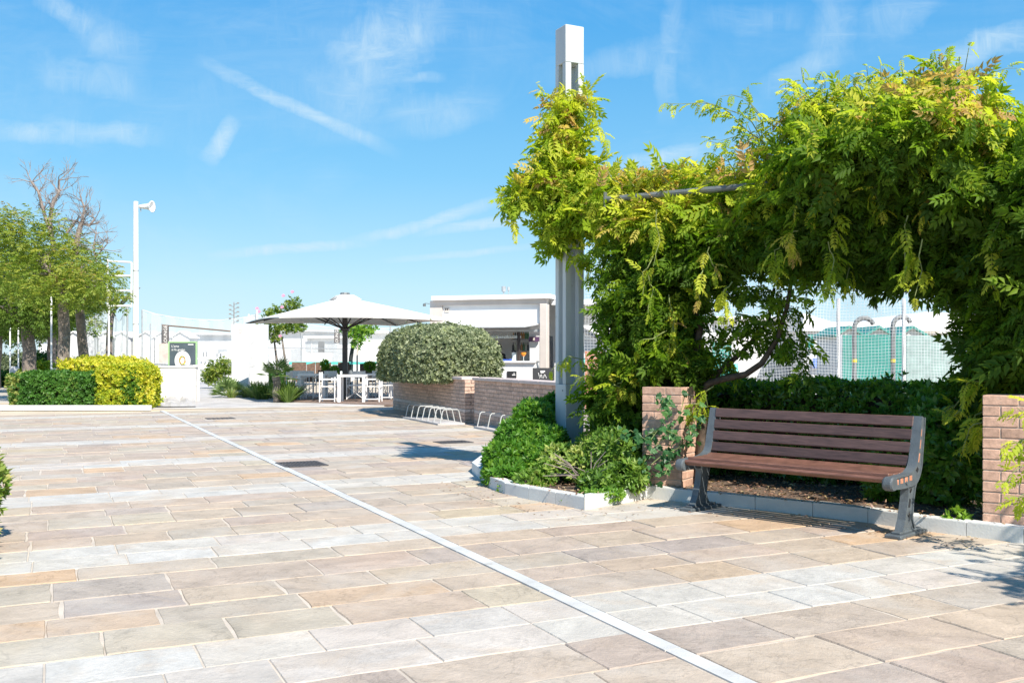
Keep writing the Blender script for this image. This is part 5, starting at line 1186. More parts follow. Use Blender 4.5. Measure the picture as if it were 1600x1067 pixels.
# ================================================================== COURT NETS AND BEACH BUILDINGS
def netpanel(name, label, pts_top, pts_bot, m_, posts, Y=None, pm=None):
    t = thing(name, label, 'net', (pts_bot[0].x, pts_bot[0].y, 0), 0, 'sports court nets')
    mb = MB(); n = len(pts_top)
    for i in range(n - 1):
        for j in range(6):
            f = lambda k, s: pts_top[k].lerp(pts_bot[k], s) + Vector((0, .06 * math.sin(k * 1.9 + s * 5), 0))
            mb.quad(f(i, j / 6), f(i + 1, j / 6), f(i + 1, (j + 1) / 6), f(i, (j + 1) / 6))
    part('netting', mb, m_, t, True)
    mb = MB(); mb.tube(pts_top, .012, 5); part('top_rope', mb, M_WHITE if m_ == M_NETW else M_GREYM, t)
    for (p, z) in posts: mb = MB(); mb.tube([Vector((p.x, p.y, 0)), Vector((p.x, p.y, z))], .04, 8); part('post', mb, pm or M_GREYM, t)
def curve_px(pts, Y, n=16):
    out = []
    for k in range(n + 1):
        x = pts[0][0] + (pts[-1][0] - pts[0][0]) * k / n
        for i in range(len(pts) - 1):
            if pts[i][0] <= x <= pts[i + 1][0] + 1e-6:
                f = (x - pts[i][0]) / (pts[i + 1][0] - pts[i][0]); f = f; y = pts[i][1] + (pts[i + 1][1] - pts[i][1]) * f; out.append(P(x, y, Y)); break
    return out
def gnd(L_, z=.12): return [Vector((p.x, p.y, z)) for p in L_]
tp = curve_px([(133, 500), (150, 492), (170, 480), (186, 504), (199, 478)], 40, 20); netpanel('court_net', 'grey sagging court net behind the near tree trunks', tp, gnd(tp), M_NETG, [(P(x, 560, 40), EYE + (HOR - y) / FP * 40) for x, y in ((133, 498), (149, 492), (170, 478), (199, 476))])
tp = curve_px([(222, 484), (245, 491), (275, 496), (305, 499), (345, 500), (375, 497), (400, 492)], 50, 24); netpanel('court_net', 'white court net sagging between the loudspeaker pole and the white totem', tp, gnd(tp), M_NETW, [(P(x, 560, 50), EYE + (HOR - y) / FP * 50) for x, y in ((222, 484), (235, 505), (400, 490))], pm=M_GREYM)
tp = curve_px([(380, 497), (398, 491), (410, 494), (430, 500), (520, 512), (700, 514)], 52, 24); netpanel('court_net', 'white court net behind the parasol and the oleander', tp, gnd(tp), M_NETW, [(P(x, 560, 52), EYE + (HOR - y) / FP * 52) for x, y in ((408, 505), (471, 505), (540, 505), (610, 508))], pm=M_GREYM)
# ropes / rails
t = thing('banner_rope', 'dark rope fence line running above the menu board', 'rope', (P(258, 560, 39).x, 39, 0))
mb = MB(); mb.tube([P(253, 508, 39), P(300, 512, 39), P(360, 517.5, 39)], .03, 5); part('rope', mb, M_BROWN, t); mb = MB(); mb.tube([P(253, 506, 39), Vector((P(253, 560, 39).x, 39, 0))], .03, 6); part('post', mb, M_GREYM, t)
def banner(label, px0, py0, px1, py1, Y, txt):
    a = P(px0, py0, Y); b = P(px1, py1, Y); t = thing('banner', label, 'banner', ((a.x + b.x) / 2, Y, b.z), 0)
    mb = MB(); mb.box((a + b) / 2, (b.x - a.x, .02, a.z - b.z)); part('cloth', mb, mat('grey_banner_cloth', (.13, .12, .12), .8), t)
    text_part('lettering', txt, (b.x - a.x) * .72, Matrix.Translation((a + b) / 2 + Vector((0, -.016, 0))) @ RX @ Matrix.Rotation(R(90), 4, 'Z'), M_CANVAS, t, .002)
banner('dark grey vertical banner with pale lettering on the rope left', 253.5, 509, 264, 538, 38.8, 'LOUNGE')
banner('dark grey vertical banner with pale lettering behind the parasol pole', 522, 515, 531, 536, 46, 'LOUNGE')
for (y, x0, x1) in ((518, 415, 640), (544, 405, 640)):
    t = thing('court_rail', 'thin grey %s cable across the white court wall' % ('upper' if y == 518 else 'lower'), 'cable', (P(x0, 560, 43).x, 43, 0)); mb = MB(); mb.tube([P(x0, y - 1, 43), P((x0 + x1) / 2, y + 1, 43), P(x1, y, 43)], .018, 5); part('cable', mb, M_GREYM, t)
# beach cabins
def cabin(label, px, Y, w, zt, door=True, roofm=M_WHITE, d=1.6, wm=M_HOUSE):
    c = P(px, 560, Y); x = c.x; t = thing('beach_cabin', label, 'beach cabin', (x, Y, 0), 0, 'row of white beach cabins')
    we = zt - w * .30; mb = MB(); mb.plate([Vector((x - w / 2, Y, 0)), Vector((x + w / 2, Y, 0)), Vector((x + w / 2, Y, we)), Vector((x, Y, zt)), Vector((x - w / 2, Y, we))], (0, d, 0)); part('wall', mb, wm, t)
    for s in (-1, 1): mb = MB(); mb.bar(Vector((x, Y - .05, zt + .035)), Vector((x + s * (w / 2 + .07), Y - .05, we - .0)), .001, .06); mb = MB(); a = Vector((x, Y - .12, zt + .05)); b = Vector((x + s * (w / 2 + .09), Y - .12, we)); mb.plate([a, b, b + Vector((0, 0, -.06)), a + Vector((0, 0, -.06))], (0, d + .2, 0)); part('roof', mb, roofm, t)
    if door: mb = MB(); mb.box((x + w * .22, Y - .02, .85), (w * .26, .03, 1.7)); part('door', mb, M_GREYW, t)
names = ['first', 'second', 'third', 'fourth', 'fifth', 'sixth', 'seventh', 'eighth']
for k, px in enumerate((115, 140, 165, 190, 228, 254, 282)): cabin('white gabled beach cabin, %s from the left in the row behind the nets' % names[k], px, 58, 1.02, 2.85)
# long white beach house walls
def house(name, label, px0, px1, ytop, Y, depth=4, wm=M_HOUSE, roof=None, extra=None):
    a = P(px0, ytop, Y); b = P(px1, ytop, Y); t = thing(name, label, 'building', ((a.x + b.x) / 2, Y, 0))
    mb = MB(); mb.box(((a.x + b.x) / 2, Y + depth / 2, a.z / 2), (b.x - a.x, depth, a.z)); part('wall', mb, wm, t)
    mb = MB(); mb.box(((a.x + b.x) / 2, Y + depth / 2 - .1, a.z + .05), (b.x - a.x + .3, depth + .5, .1)); part('roof', mb, M_WHITE, t)
    nw = max(2, int((b.x - a.x) / 1.3))
    for k in range(nw):
        x = a.x + (b.x - a.x) * (k + .5) / nw
        if k % 3 == 1: q = MB(); q.box((x, Y - .012, .95), (.7, .02, 1.9)); part('door', q, M_GREYM if k % 2 else M_GREYW, t)
        else: q = MB(); q.box((x, Y - .012, 1.55), (.6, .02, .55)); part('window', q, M_GREYM if k % 2 else M_GREYW, t)
    q = MB(); q.tube([(a.x + .25, Y - .04, 0), (a.x + .25, Y - .04, a.z)], .035, 6); part('drainpipe', q, M_GREYW, t)
    if extra: extra(t, a, b)
    return t
def mural(t, a, b):
    for k, (px, w, h) in enumerate(((312, .5, .9), (320, .25, .6), (331, .7, .8), (342, .3, .5), (350, .5, .6))):
        c = P(px, 565, 61.9); mb = MB(); mb.box(c + Vector((0, 0, h / 2)), (w, .02, h), None); part('mural_shape', mb, M_GREYW, t)
house('beach_house', 'long flat white beach house between the cabins and the totem', 298, 362, 523, 62, 4, M_HOUSE, None, mural)
house('beach_house', 'wide pale beach house behind the court net and the parasol', 405, 520, 519, 64, 4, M_GREYW)
house('beach_house', 'white beach house with pitched corner behind the lime tree', 545, 640, 520, 60, 4, M_HOUSE)
house('beach_house', 'tall plain white block behind the oleander', 480, 545, 528, 57, 3, M_HOUSE, None, lambda t, a, b: [part('window', MB().box(P(x, 542, 56.98), (1.1, .04, .6)), M_GREYM, t) for x in (492, 512)])
house('beach_house', 'low white house seen between the far trunks', 60, 84, 530, 80, 5, M_WHITE)
t = thing('white_railing', 'white slatted railing in front of the mural house', 'fence', (P(325, 560, 55).x, 55, 0))
for z in (.5, .9, 1.3): mb = MB(); mb.bar(P(305, 560, 55) * 1 + Vector((0, 0, z - EYE)), P(347, 560, 55) + Vector((0, 0, z - EYE)), .05, .1); part('rail', mb, M_WHITE, t)
for k in range(8): mb = MB(); c = P(305 + k * 6, 560, 55); mb.box((c.x, 55.05, .7), (.09, .05, 1.4)); part('post', mb, M_WHITE, t)
# totem and cube
t = thing('white_totem', 'tall white totem slab with a thin number 8 at its top', 'sign', (P(375, 560, 34).x, 34, 0))
a = P(361.5, 507, 34); b = P(388, 507, 34); mb = MB(); mb.box(((a.x + b.x) / 2, 34.15, a.z / 2), (b.x - a.x, .3, a.z), None, .01); part('slab', mb, M_WHITE, t)
text_part('lettering', '8', .34, Matrix.Translation(P(375.5, 516, 33.99)) @ RX, M_CREAM, t, .002)
text_part('lettering', 'y', .16, Matrix.Translation(P(368, 518, 33.99)) @ RX, M_CREAM, t, .002); text_part('lettering', '1', .16, Matrix.Translation(P(384, 517, 33.99)) @ RX, M_CREAM, t, .002)
t = thing('advert_board', 'white advertising panel with a grey angular emblem right of the totem', 'sign', (P(400, 560, 34.6).x, 34.6, 0))
a = P(389, 507, 34.6); b = P(418, 575, 34.6); mb = MB(); mb.box(((a.x + b.x) / 2, 34.7, a.z / 2), (b.x - a.x, .12, a.z)); part('panel', mb, M_WHITE, t)
for tri in (((389.5, 532), (399, 532), (391, 540)), ((389.5, 575), (392, 553), (399, 572)), ((396, 550), (402, 540), (403, 541), (397.5, 551))):
    mb = MB(); mb.plate([P(x, y, 34.635) for x, y in tri], (0, -.01, 0)); part('emblem', mb, M_GREYW, t)
# agave flower stalk and masts
t = thing('agave_stalk', 'thin bare agave flower stalk rising above the totem', 'plant', (P(365, 560, 50).x, 50, 0)); mb = MB(); mb.tube([P(365, 560, 50) - Vector((0, 0, 1.3)), P(365.5, 472, 50)], [.05, .02], 6)
for k in range(9): y = 476 + k * 3.4; q = P(365.5, y, 50); s = (-1) ** k; mb.tube([q, q + Vector((s * .16, 0, .05))], .012, 4); mb.box(q + Vector((s * .2, 0, .08)), (.10, .1, .05))
part('stalk', mb, M_TWIG, t)
for k, (x, y, lb) in enumerate(((401.5, 484, 'short white mast right of the totem, second from it'), (388.5, 491, 'white mast standing directly above the totem edge'))):
    single('mast', MB().tube([Vector((P(x, 560, 47).x, 47, 0)), P(x, y, 47)], .045, 8), M_WHITE, lb, 'mast', 'white masts beside the totem')

# ================================================================== OLEANDER, LIME, PALMS
def smalltree(label, stems, blobs, dens, size, mt, tints, tm, flowers=None, name='small_tree', sm=M_BARKT, rad=.05):
    b = stems[0][0]; t = thing(name, label, 'tree', (b.x, b.y, 0)); 
    for st in stems: mb = MB(); mb.tube(st, [rad, rad * .85, rad * .6][:len(st)] if len(st) <= 3 else rad, 7); part('trunk', mb, sm, t)
    PP, UU = [], []
    for k, (c, rd) in enumerate(blobs): n = int(dens * (rd[0] * rd[1] * rd[2]) ** (2 / 3) * 12); p, u, rr = blob_pts(c, rd, n, .2, .4, k); PP.append(p); UU.append(u)
    p = np.concatenate(PP); u = np.concatenate(UU); n = len(p)
    foliage('crown', t, tm, p, u * .5 + unit(n) * .6 + np.array([0, 0, .6]), unit(n) + np.array([0, 0, .5]), size * RG.uniform(.7, 1.3, n), tints[0] + (tints[1] - tints[0]) * RG.random(n), mt)
    if flowers:
        for (x, y, Y) in flowers:
            mb = MB(); c = P(x, y, Y)
            for k in range(5): a = 2 * math.pi * k / 5; mb.box(c + Vector((math.cos(a) * .035, -.02 * k, math.sin(a) * .035)), (.045, .03, .04), Matrix.Rotation(a, 3, 'Y'))
            part('flower', mb, M_FLOWER, t)['kind'] = 'stuff'
Yo = 36
smalltree('oleander tree with pink flowers half behind the parasol', [[Vector((P(434, 560, Yo).x, Yo, 0)), P(432, 560, Yo), P(428, 530, Yo)], [Vector((P(447, 560, Yo).x, Yo, 0)), P(445, 560, Yo), P(440, 525, Yo)]],
          [CB(455, 480, Yo, .35, .5, .38), CB(430, 490, Yo, .4, .5, .28), CB(465, 492, Yo, .4, .5, .25), CB(425, 512, Yo, .45, .5, .25), CB(450, 512, Yo, .55, .5, .25), CB(430, 528, Yo, .3, .4, .2), CB(470, 510, Yo, .2, .4, .15)], 90, .12, L_TREE, (0, .75), T_TUFT, [(402, 482, Yo - .3), (405, 487, Yo - .3), (457, 456, Yo - .3), (441, 480, Yo - .4), (443, 462, Yo - .4), (438, 525, Yo - .5)])
smalltree('small lime-green tree with a leaning dark trunk right of the parasol pole', [[Vector((P(545, 560, Yo).x, Yo, 0)), P(548, 560, Yo), P(553, 530, Yo)]], [CB(560, 522, Yo, .45, .5, .32), CB(575, 515, Yo, .35, .4, .22), CB(550, 515, Yo, .3, .4, .25), CB(555, 538, Yo, .2, .3, .15)], 60, .15, L_MID, (.4, 1.0), T_TUFT, None, 'small_tree', M_BLACK, .09)
smalltree('thin pale sapling behind the right tables', [[Vector((P(558, 560, 35).x, 35, 0)), P(558, 560, 35), P(559, 530, 35)]], [CB(560, 530, 35, .15, .2, .15)], 40, .12, L_MID, (.4, 1.0), T_TUFT, None, 'small_tree', M_CREAM, .035)
smalltree('bright airy green bush left of the totem', [[Vector((P(336, 560, 43).x, 43, 0)), P(336, 590, 43)]], [CB(335, 582, 43, .5, .5, .5), CB(350, 575, 43, .4, .5, .5), CB(325, 590, 43, .35, .4, .35)], 120, .12, L_TREE, (.1, .8), T_TUFT, None, 'green_bush', M_TWIGD, .03)
def palmlike(name, label, base, trunk_h, trunk_r, n, ln, el, material, tints, fan=True, seed=0, rows=9):
    r = random.Random(seed); b = Vector(base); t = thing(name, label, 'palm', b)
    if trunk_h > .05:
        mb = MB(); pts = []; rd = []
        for k in range(13): pts.append(b + Vector((.02 * math.sin(k), 0, trunk_h * k / 12))); rd.append(trunk_r * (1.0 if k % 2 else .86))
        mb.tube(pts, rd, 10); part('trunk', mb, M_BARKT, t)
    top = b + Vector((0, 0, trunk_h))
    for k in range(n):
        a = 2 * math.pi * k / n + r.uniform(-.2, .2); e = r.uniform(*el); d = Vector((math.cos(a) * math.cos(e), math.sin(a) * math.cos(e), math.sin(e)))
        sd = d.cross(Vector((0, 0, 1))).normalized(); up = sd.cross(d); L_ = ln * r.uniform(.8, 1.15); mb = MB()
        stem = top + d * L_ * .45; mb.bar(top, stem, .014, .01)
        for q in range(rows):
            f = -1 + 2 * q / (rows - 1); dd = (d * math.cos(f * 1.25) + sd * math.sin(f * 1.25) + up * (.1 - .15 * abs(f))).normalized(); tip = stem + dd * L_ * .58 + Vector((0, 0, -.05 * L_)); w = sd * math.cos(f * 1.25) - d * math.sin(f * 1.25); w = w * .02 * (ln / .5)
            mid = stem + dd * L_ * .3; mb.quad(stem, mid + w, tip, mid - w)
        me = mesh_of('frond', mb, material, False, org(t)); at = me.attributes.new('tint', 'FLOAT', 'POINT'); at.data.foreach_set('value', [r.uniform(*tints)] * len(mb.v))
        o = bpy.data.objects.new('frond', me); link(o, t)
def gz(px, py): return G(px, py)
palmlike('fan_palm', 'small fan palm with a shaggy trunk at the corner of the deck', gz(432, 629), .78, .12, 22, .62, (-.2, 1.2), L_PALM, (.2, .9), seed=1)
palmlike('fan_palm', 'grey-green fan palm with wide drooping fronds in front of the totem', gz(386, 606), .35, .08, 20, 1.15, (-.05, 1.0), L_PALM, (0, .5), seed=2)
palmlike('dwarf_palm', 'spiky yellow-green dwarf palm nearest the concrete path', gz(358, 621), .04, .05, 24, .72, (.1, 1.3), L_PALM, (.5, 1), seed=3)
palmlike('dwarf_palm', 'spiky dwarf palm tucked between the other two palms', gz(378, 616), .04, .05, 22, .68, (.1, 1.3), L_PALM, (.3, .9), seed=4)
def grasses(label, cl, h, n, tints):
    g0 = G(*cl[0]); t = thing('grass_clump', label, 'plant', g0); PP = []; DD = []; HH = []
    for (x, y) in cl:
        c = G(x, y); m = n // len(cl); a = RG.uniform(0, 2 * math.pi, m); rr = RG.random(m) ** .7
        PP.append(np.stack([c.x + .10 * rr * np.cos(a), c.y + .12 * rr * np.sin(a), 0 * a], 1)); DD.append(np.stack([rr * np.cos(a) * .9, rr * np.sin(a) * .9, 1.15 - .75 * rr * RG.random(m)], 1)); HH.append(h * RG.uniform(.45, 1.1, m))
    p = np.concatenate(PP); d = np.concatenate(DD); hh = np.concatenate(HH); n = len(p)
    foliage('blades', t, [tmpl_blade(0), tmpl_blade(1)], p, d, np.array([0, 0, 1.]) * 1.0 + unit(n) * .3, hh, tints[0] + (tints[1] - tints[0]) * RG.random(n), L_GRASS)
def tmpl_blade(k):
    w = .022 + .008 * k; return np.array([(0, -w, 0), (0, w, 0), (.45, w, .06), (.45, -w, .06), (.8, w * .6, .0), (.8, -w * .6, .0), (1, 0, -.14)]), [(0, 1, 2, 3), (3, 2, 4, 5), (5, 4, 6)]
grasses('long green grass tufts left of the shaggy palm trunk', [(388, 618), (396, 622), (405, 624), (414, 624), (422, 622), (400, 614)], .62, 1500, (.1, .8))
grasses('long green grass tufts right of the shaggy palm trunk', [(441, 628), (449, 629), (456, 626), (446, 622)], .66, 1000, (.1, .75))
grasses('yellowish low grass tufts under the dwarf palms', [(348, 612), (362, 622), (374, 619), (384, 621)], .38, 800, (.5, 1))
shrub('low_shrub', 'low dark shrub behind the grass tufts', 'shrub', [(tuple(G(405, 612) + Vector((0, 0, .4))), (.9, .5, .42)), (tuple(G(425, 610) + Vector((0, 0, .35))), (.6, .5, .4))], .14, 160, L_HEDGE, (0, .6))

# ================================================================== PARASOL, TABLES, CHAIRS
Ypole = 31.0; pcx = (539 - 800) / FP * Ypole; side = 5.2; PCN = Vector((pcx, Ypole, 0))
par = thing('parasol', 'large white square parasol over the bar tables', 'parasol', PCN)
ze = EYE + (HOR - 501) / FP * 30.3; za = EYE + (HOR - 465) / FP * Ypole; ax1 = U * side / 2; ax2 = V * side / 2
cor = [-ax1 - ax2, ax1 - ax2, ax1 + ax2, -ax1 + ax2]
mb = MB(); apx = PCN + Vector((0, 0, za)); N_ = 12
for k in range(4):
    c0, c1 = cor[k], cor[(k + 1) % 4]
    for i in range(N_):
        for j in range(6):
            def q(i_, j_):
                f, s = i_ / N_, .10 + .9 * j_ / 6; p = c0.lerp(c1, f) * s; z = za + (ze - za) * s ** 1.06 + .10 * s * (4 * f * (1 - f)) * s * .5; return PCN + p + Vector((0, 0, z))
            mb.quad(q(i, j), q(i + 1, j), q(i + 1, j + 1), q(i, j + 1))
    for i in range(N_):
        f0, f1 = i / N_, (i + 1) / N_; a = PCN + c0.lerp(c1, f0) + Vector((0, 0, ze + .05 * 4 * f0 * (1 - f0))); b = PCN + c0.lerp(c1, f1) + Vector((0, 0, ze + .05 * 4 * f1 * (1 - f1)))
        mb.quad(a, b, b - Vector((0, 0, .03)), a - Vector((0, 0, .03)))
M_CNV = mat('parasol_canvas', (.83, .81, .77), .9, .02, 2)
part('canopy', mb, M_CNV, par)
mb = MB(); m2 = .46
for k in range(4):
    c0, c1 = cor[k].normalized() * m2 * 1.25, cor[(k + 1) % 4].normalized() * m2 * 1.25
    for i in range(6):
        f0, f1 = i / 6, (i + 1) / 6; z0 = za - .10 + .02 * math.sin(i * 3); a = PCN + c0.lerp(c1, f0) + Vector((0, 0, z0)); b = PCN + c0.lerp(c1, f1) + Vector((0, 0, z0 + .02)); mb.quad(a, b, PCN + Vector((0, 0, za + .07)) + c0.lerp(c1, f1) * .55, PCN + Vector((0, 0, za + .07)) + c0.lerp(c1, f0) * .55)
    mb.quad(PCN + Vector((0, 0, za + .07)) + c0 * .55, PCN + Vector((0, 0, za + .07)) + c1 * .55, PCN + Vector((0, 0, za + .11)), PCN + Vector((0, 0, za + .11)))
part('vent', mb, M_CNV, par)
mb = MB(); mb.lathe(PCN + Vector((0, 0, za + .10)), [(.16, 0), (.14, .05), (.05, .06)], 12); part('finial', mb, M_STEEL, par)
mb = MB(); mb.box(PCN + Vector((0, 0, (za - .1) / 2)), (.15, .15, za - .12), None, .015); part('pole', mb, M_BLACK, par)
mb = MB(); mb.box(PCN + Vector((0, 0, ze - .25)), (.26, .26, .10), None, .02); part('hub', mb, M_BLACK, par)
for k in range(8):
    tgt = cor[k // 2] if k % 2 == 0 else (cor[k // 2] + cor[(k // 2 + 1) % 4]) / 2; top = PCN + tgt * .97 + Vector((0, 0, ze - .01)); mid = PCN + tgt * .45 + Vector((0, 0, za + (ze - za) * .45 - .06))
    mb = MB(); mb.tube([PCN + Vector((0, 0, za - .12)), mid, top], .022, 5); part('rib', mb, M_BLACK, par); mb = MB(); mb.tube([PCN + Vector((0, 0, ze - .25)), mid], .022, 5); part('strut', mb, M_BLACK, par)
def bar_table(label, c, w, d, h, mt=M_WHITE, rz=R(3)):
    t = thing('bar_table', label, 'table', c, rz, 'white bar tables on the deck', True)
    mb = MB(); mb.box((0, 0, h - .03), (w, d, .06), None, .005); part('table_top', mb, mt, t)
    for sx in (-1, 1):
        for sy in (-1, 1): mb = MB(); mb.box((sx * (w / 2 - .045), sy * (d / 2 - .045), (h - .06) / 2), (.085, .085, h - .062), None, .004); part('leg', mb, mt, t)
    return t
def director_chair():
    t = thing('bar_chair', '', 'chair', (0, 0, 0), 0, 'white folding chairs round the bar tables', True)
    for sx in (-1, 1):
        for sy in (-1, 1):
            mb = MB(); mb.tube([(sx * .25, sy * .22, 0), (sx * .25, sy * .22, .66 if sy < 0 else .88)], .016, 6); part('leg', mb, M_WHITE, t)
        mb = MB(); mb.tube([(sx * .25, -.24, .665), (sx * .25, .22, .665)], .02, 6); part('armrest', mb, M_WHITE, t)
        mb = MB(); mb.tube([(sx * .25, -.22, .09), (sx * .25, .22, .09)], .014, 6); part('rail', mb, M_WHITE, t)
    for sy in (-1, 1):
        mb = MB(); mb.tube([(-.25, sy * .22, .44), (.25, sy * .22, .44)], .014, 6); part('crossbar', mb, M_WHITE, t)
        for s in (-1, 1): mb = MB(); mb.tube([(-.25 * s, sy * .2, .04), (.25 * s, sy * .2, .42)], .010, 6); part('brace', mb, M_WHITE, t)
    mb = MB(); mb.box((0, 0, .455), (.46, .42, .015), None, .004); part('seat', mb, M_CANVAS, t)
    mb = MB(); mb.box((0, .225, .78), (.50, .015, .19), None, .004); part('backrest', mb, M_CANVAS, t)
    return t
bar_table('white square bar table in front of the parasol pole', P(551, 560, 29.4) * 1.0 - Vector((0, 0, EYE - .02)), .80, .80, .80)
bar_table('white bar table in the shade at the left of the deck', P(489, 560, 31.2) - Vector((0, 0, EYE - .02)), .85, .8, .80)
bar_table('white bar table in the shade right of the parasol pole', P(592, 560, 31.6) - Vector((0, 0, EYE - .02)), .85, .8, .80)
chair = director_chair(); first = True
for (px, Y, rz, lb) in ((513, 29.3, R(92), 'white folding chair at the left of the front table, in full view'), (583, 29.3, R(-92), 'white folding chair at the right of the front table'),
                        (463, 31.0, R(80), 'leftmost shaded folding chair on the deck'), (500, 31.6, R(-80), 'shaded folding chair between the left table and the front one'),
                        (606, 30.6, R(-80), 'folding chair half hidden behind the domed hedge'), (571, 32.0, R(60), 'folding chair behind the front table, right of the pole'), (480, 32.6, R(180), 'folding chair pushed to the back of the left table'), (596, 33.0, R(175), 'folding chair at the back near the brown screen'), (468, 33.2, R(170), 'folding chair behind the leftmost one near the screens'), (523, 32.4, R(150), 'folding chair in the shade just left of the parasol pole'), (612, 32.2, R(-100), 'rightmost folding chair, mostly behind the hedge'), (556, 31.0, R(0), 'folding chair at the far side of the front table')):
    o = chair if first else copy_tree(chair); first = False
    o.location = (P(px, 560, Y).x, Y, .02); o.rotation_euler = (0, 0, rz); o['label'] = lb
single('glass', MB().lathe(P(548, 583.6, 29.3), [(.045, 0), (.04, .05), (.035, .10)], 10), M_STEEL, 'small dark bowl on the front bar table', 'bowl')
single('glass', MB().lathe(P(533, 584.6, 29.5), [(.03, 0), (.032, .09)], 10), M_GLASS, 'small pale glass on the front bar table', 'glass')
# brown screens, turquoise rail, planters
t = thing('deck_screen', 'brown wicker screen panels at the back of the deck', 'screen', (P(520, 560, 35).x, 35, 0))
for (x0, x1, sl) in ((456, 478, 0), (479, 492, 3), (493, 500, 0), (500, 517, 6), (528, 546, -6), (562, 586, 2), (590, 612, 0)):
    a, b = P(x0, 566 if sl <= 3 else 566, 35), P(x1, 566, 35); a2, b2 = P(x0 + (sl < 0) * 8 , 600, 35), P(x1 - (sl > 5) * 4, 600, 35); mb = MB(); mb.plate([P(x0, 597, 35), P(x1, 597, 35), P(x1, 566, 35), P(x0, 566 + sl * 1.2 if sl > 0 else 566, 35)], (0, .05, 0)); part('panel', mb, M_BROWN, t)
t = thing('turquoise_counter', 'long turquoise counter edge behind the brown screens', 'counter', (P(530, 560, 35.4).x, 35.4, 0)); a = P(452, 566, 35.6); b = P(600, 566, 35.6)
mb = MB(); mb.box(((a.x + b.x) / 2, 35.9, a.z - .03), (b.x - a.x, .7, .09)); part('counter_top', mb, M_TEALP, t)
for k in range(4): mb = MB(); mb.box((a.x + .2 + (b.x - a.x - .4) * k / 3, 35.9, (a.z - .08) / 2), (.08, .08, a.z - .08)); part('leg', mb, M_WHITE, t)
for k, (x, y, w) in enumerate(((508, 570, 5), (578, 572, 8), (523, 578, 4), (449, 580, 5))):
    shrub('potted_plant', ('bright leafy potted plant standing above the brown screens left of the parasol pole', 'widest bright leafy plant above the brown screens right of the parasol pole', 'small bright plant in the gap between the screens just left of the pole', 'bright leafy plant at the left end of the deck by the fan palm')[k], 'plant', [(tuple(P(x, y, 34.6)), (w * .022, .2, .14))], .12, 260, L_MID, (.5, 1), stems=False)

# ================================================================== KIOSK BAR
K0 = Vector(((678 - 800) / FP * 33, 33, 0)); k1 = Vector((.957, -.29, 0)).normalized(); k2 = Vector((.29, .957, 0)).normalized(); krz = math.atan2(k1.y, k1.x); KM = Matrix.Rotation(krz, 3, 'Z')
def KP(a, b, z): return K0 + k1 * a + k2 * b + Vector((0, 0, z))
def kbox(mb, a0, a1, b0, b1, z0, z1, bev=0): return mb.box(KP((a0 + a1) / 2, (b0 + b1) / 2, (z0 + z1) / 2), (a1 - a0, b1 - b0, z1 - z0), KM, bev)
def kfind(px):   # position along the front of the kiosk seen at photo column px
    m = (px - 800) / FP; return (m * K0.y - K0.x) / (k1.x - m * k1.y)
def kz(px, py, b=0.0):
    a = kfind(px); q = KP(a, b, 0); return EYE + (HOR - py) / FP * q.y
kio = thing('beach_bar_kiosk', 'white flat-roofed beach bar kiosk with an open serving front', 'kiosk', K0)
aR = kfind(855); zr = kz(678, 463); zw = 2.85
mb = MB(); kbox(mb, -.05, aR + .12, -.12, 3.4, zr - .14, zr); part('roof', mb, M_WHITE, kio)
mb = MB(); kbox(mb, .1, aR - .02, 0, .25, zr - .30, zr - .142); part('lintel', mb, M_CREAM, kio)
mb = MB(); kbox(mb, -.16, kfind(690), .05, .5, 0, zr - .145); part('pillar', mb, M_CREAM, kio)
mb = MB(); kbox(mb, kfind(843), aR, -.02, .28, 0, zr - .302, .02); part('pillar', mb, M_CREAM, kio)
mb = MB(); kbox(mb, kfind(690) + .002, kfind(843) - .002, .12, .20, kz(800, 509), zr - .302); part('upper_panel', mb, M_WHITE, kio)
mb = MB(); kbox(mb, -.1, aR, 3.2, 3.38, 0, zr - .142); part('back_wall', mb, M_WHITE, kio)
mb = MB(); kbox(mb, -.14, .0, .502, 3.2, 0, zr - .142); part('side_wall', mb, M_WHITE, kio)
mb = MB(); kbox(mb, kfind(735), kfind(825), .30, .36, kz(800, 577), .0 if False else kz(800, 577) + .001)
zc = kz(800, 564.5)
mb = MB(); kbox(mb, kfind(700), kfind(836), .02, .5, zc - .05, zc + .01, .006); part('counter_top', mb, M_WHITE, kio)
cf = [KP(kfind(700), .12, .0), KP(kfind(843) - .01, .12, .0), KP(kfind(843) - .01, .12, .62), KP(kfind(835), .12, zc - .052), KP(kfind(700), .12, zc - .052)]
mb = MB(); mb.plate(cf, tuple(k2 * .3)); part('counter_front', mb, M_WHITE, kio)
mb = MB(); a0, a1 = kfind(683), kfind(843) - .01; zz0, zz1 = kz(800, 508), kz(800, 514)
mb.plate([KP(a0, -.55, zz1 + .03), KP(a1 - .35, -.55, zz1 + .03), KP(a1, .11, zz0 + .02), KP(a0, .11, zz0 + .02)], (0, 0, .04)); part('awning', mb, M_GREYW, kio)
mb = MB(); kbox(mb, a0, a1, .10, .16, zz1 - .09, zz1 - .01); part('awning_rail', mb, M_GREYM, kio)
for (px, w) in ((757, 3), (807, 4)): mb = MB(); kbox(mb, kfind(px - w / 2), kfind(px + w / 2), .22, .30, zc + .012, zz1 - .09); part('mullion', mb, mat('dark_brown_frame', (.05, .035, .03), .5), kio)
mb = MB(); kbox(mb, kfind(811), kfind(828), 1.2, 1.6, 0, 2.9); part('inner_column', mb, M_WHITE, kio)
mb = MB(); kbox(mb, kfind(791), kfind(805.5), .085, .115, kz(798, 590), kz(798, 580)); part('counter_plaque', mb, M_BLACK, kio)
mb = MB(); kbox(mb, kfind(799), kfind(804), .078, .084, kz(798, 586.5), kz(798, 585)); part('plaque_print', mb, M_WHITE, kio)
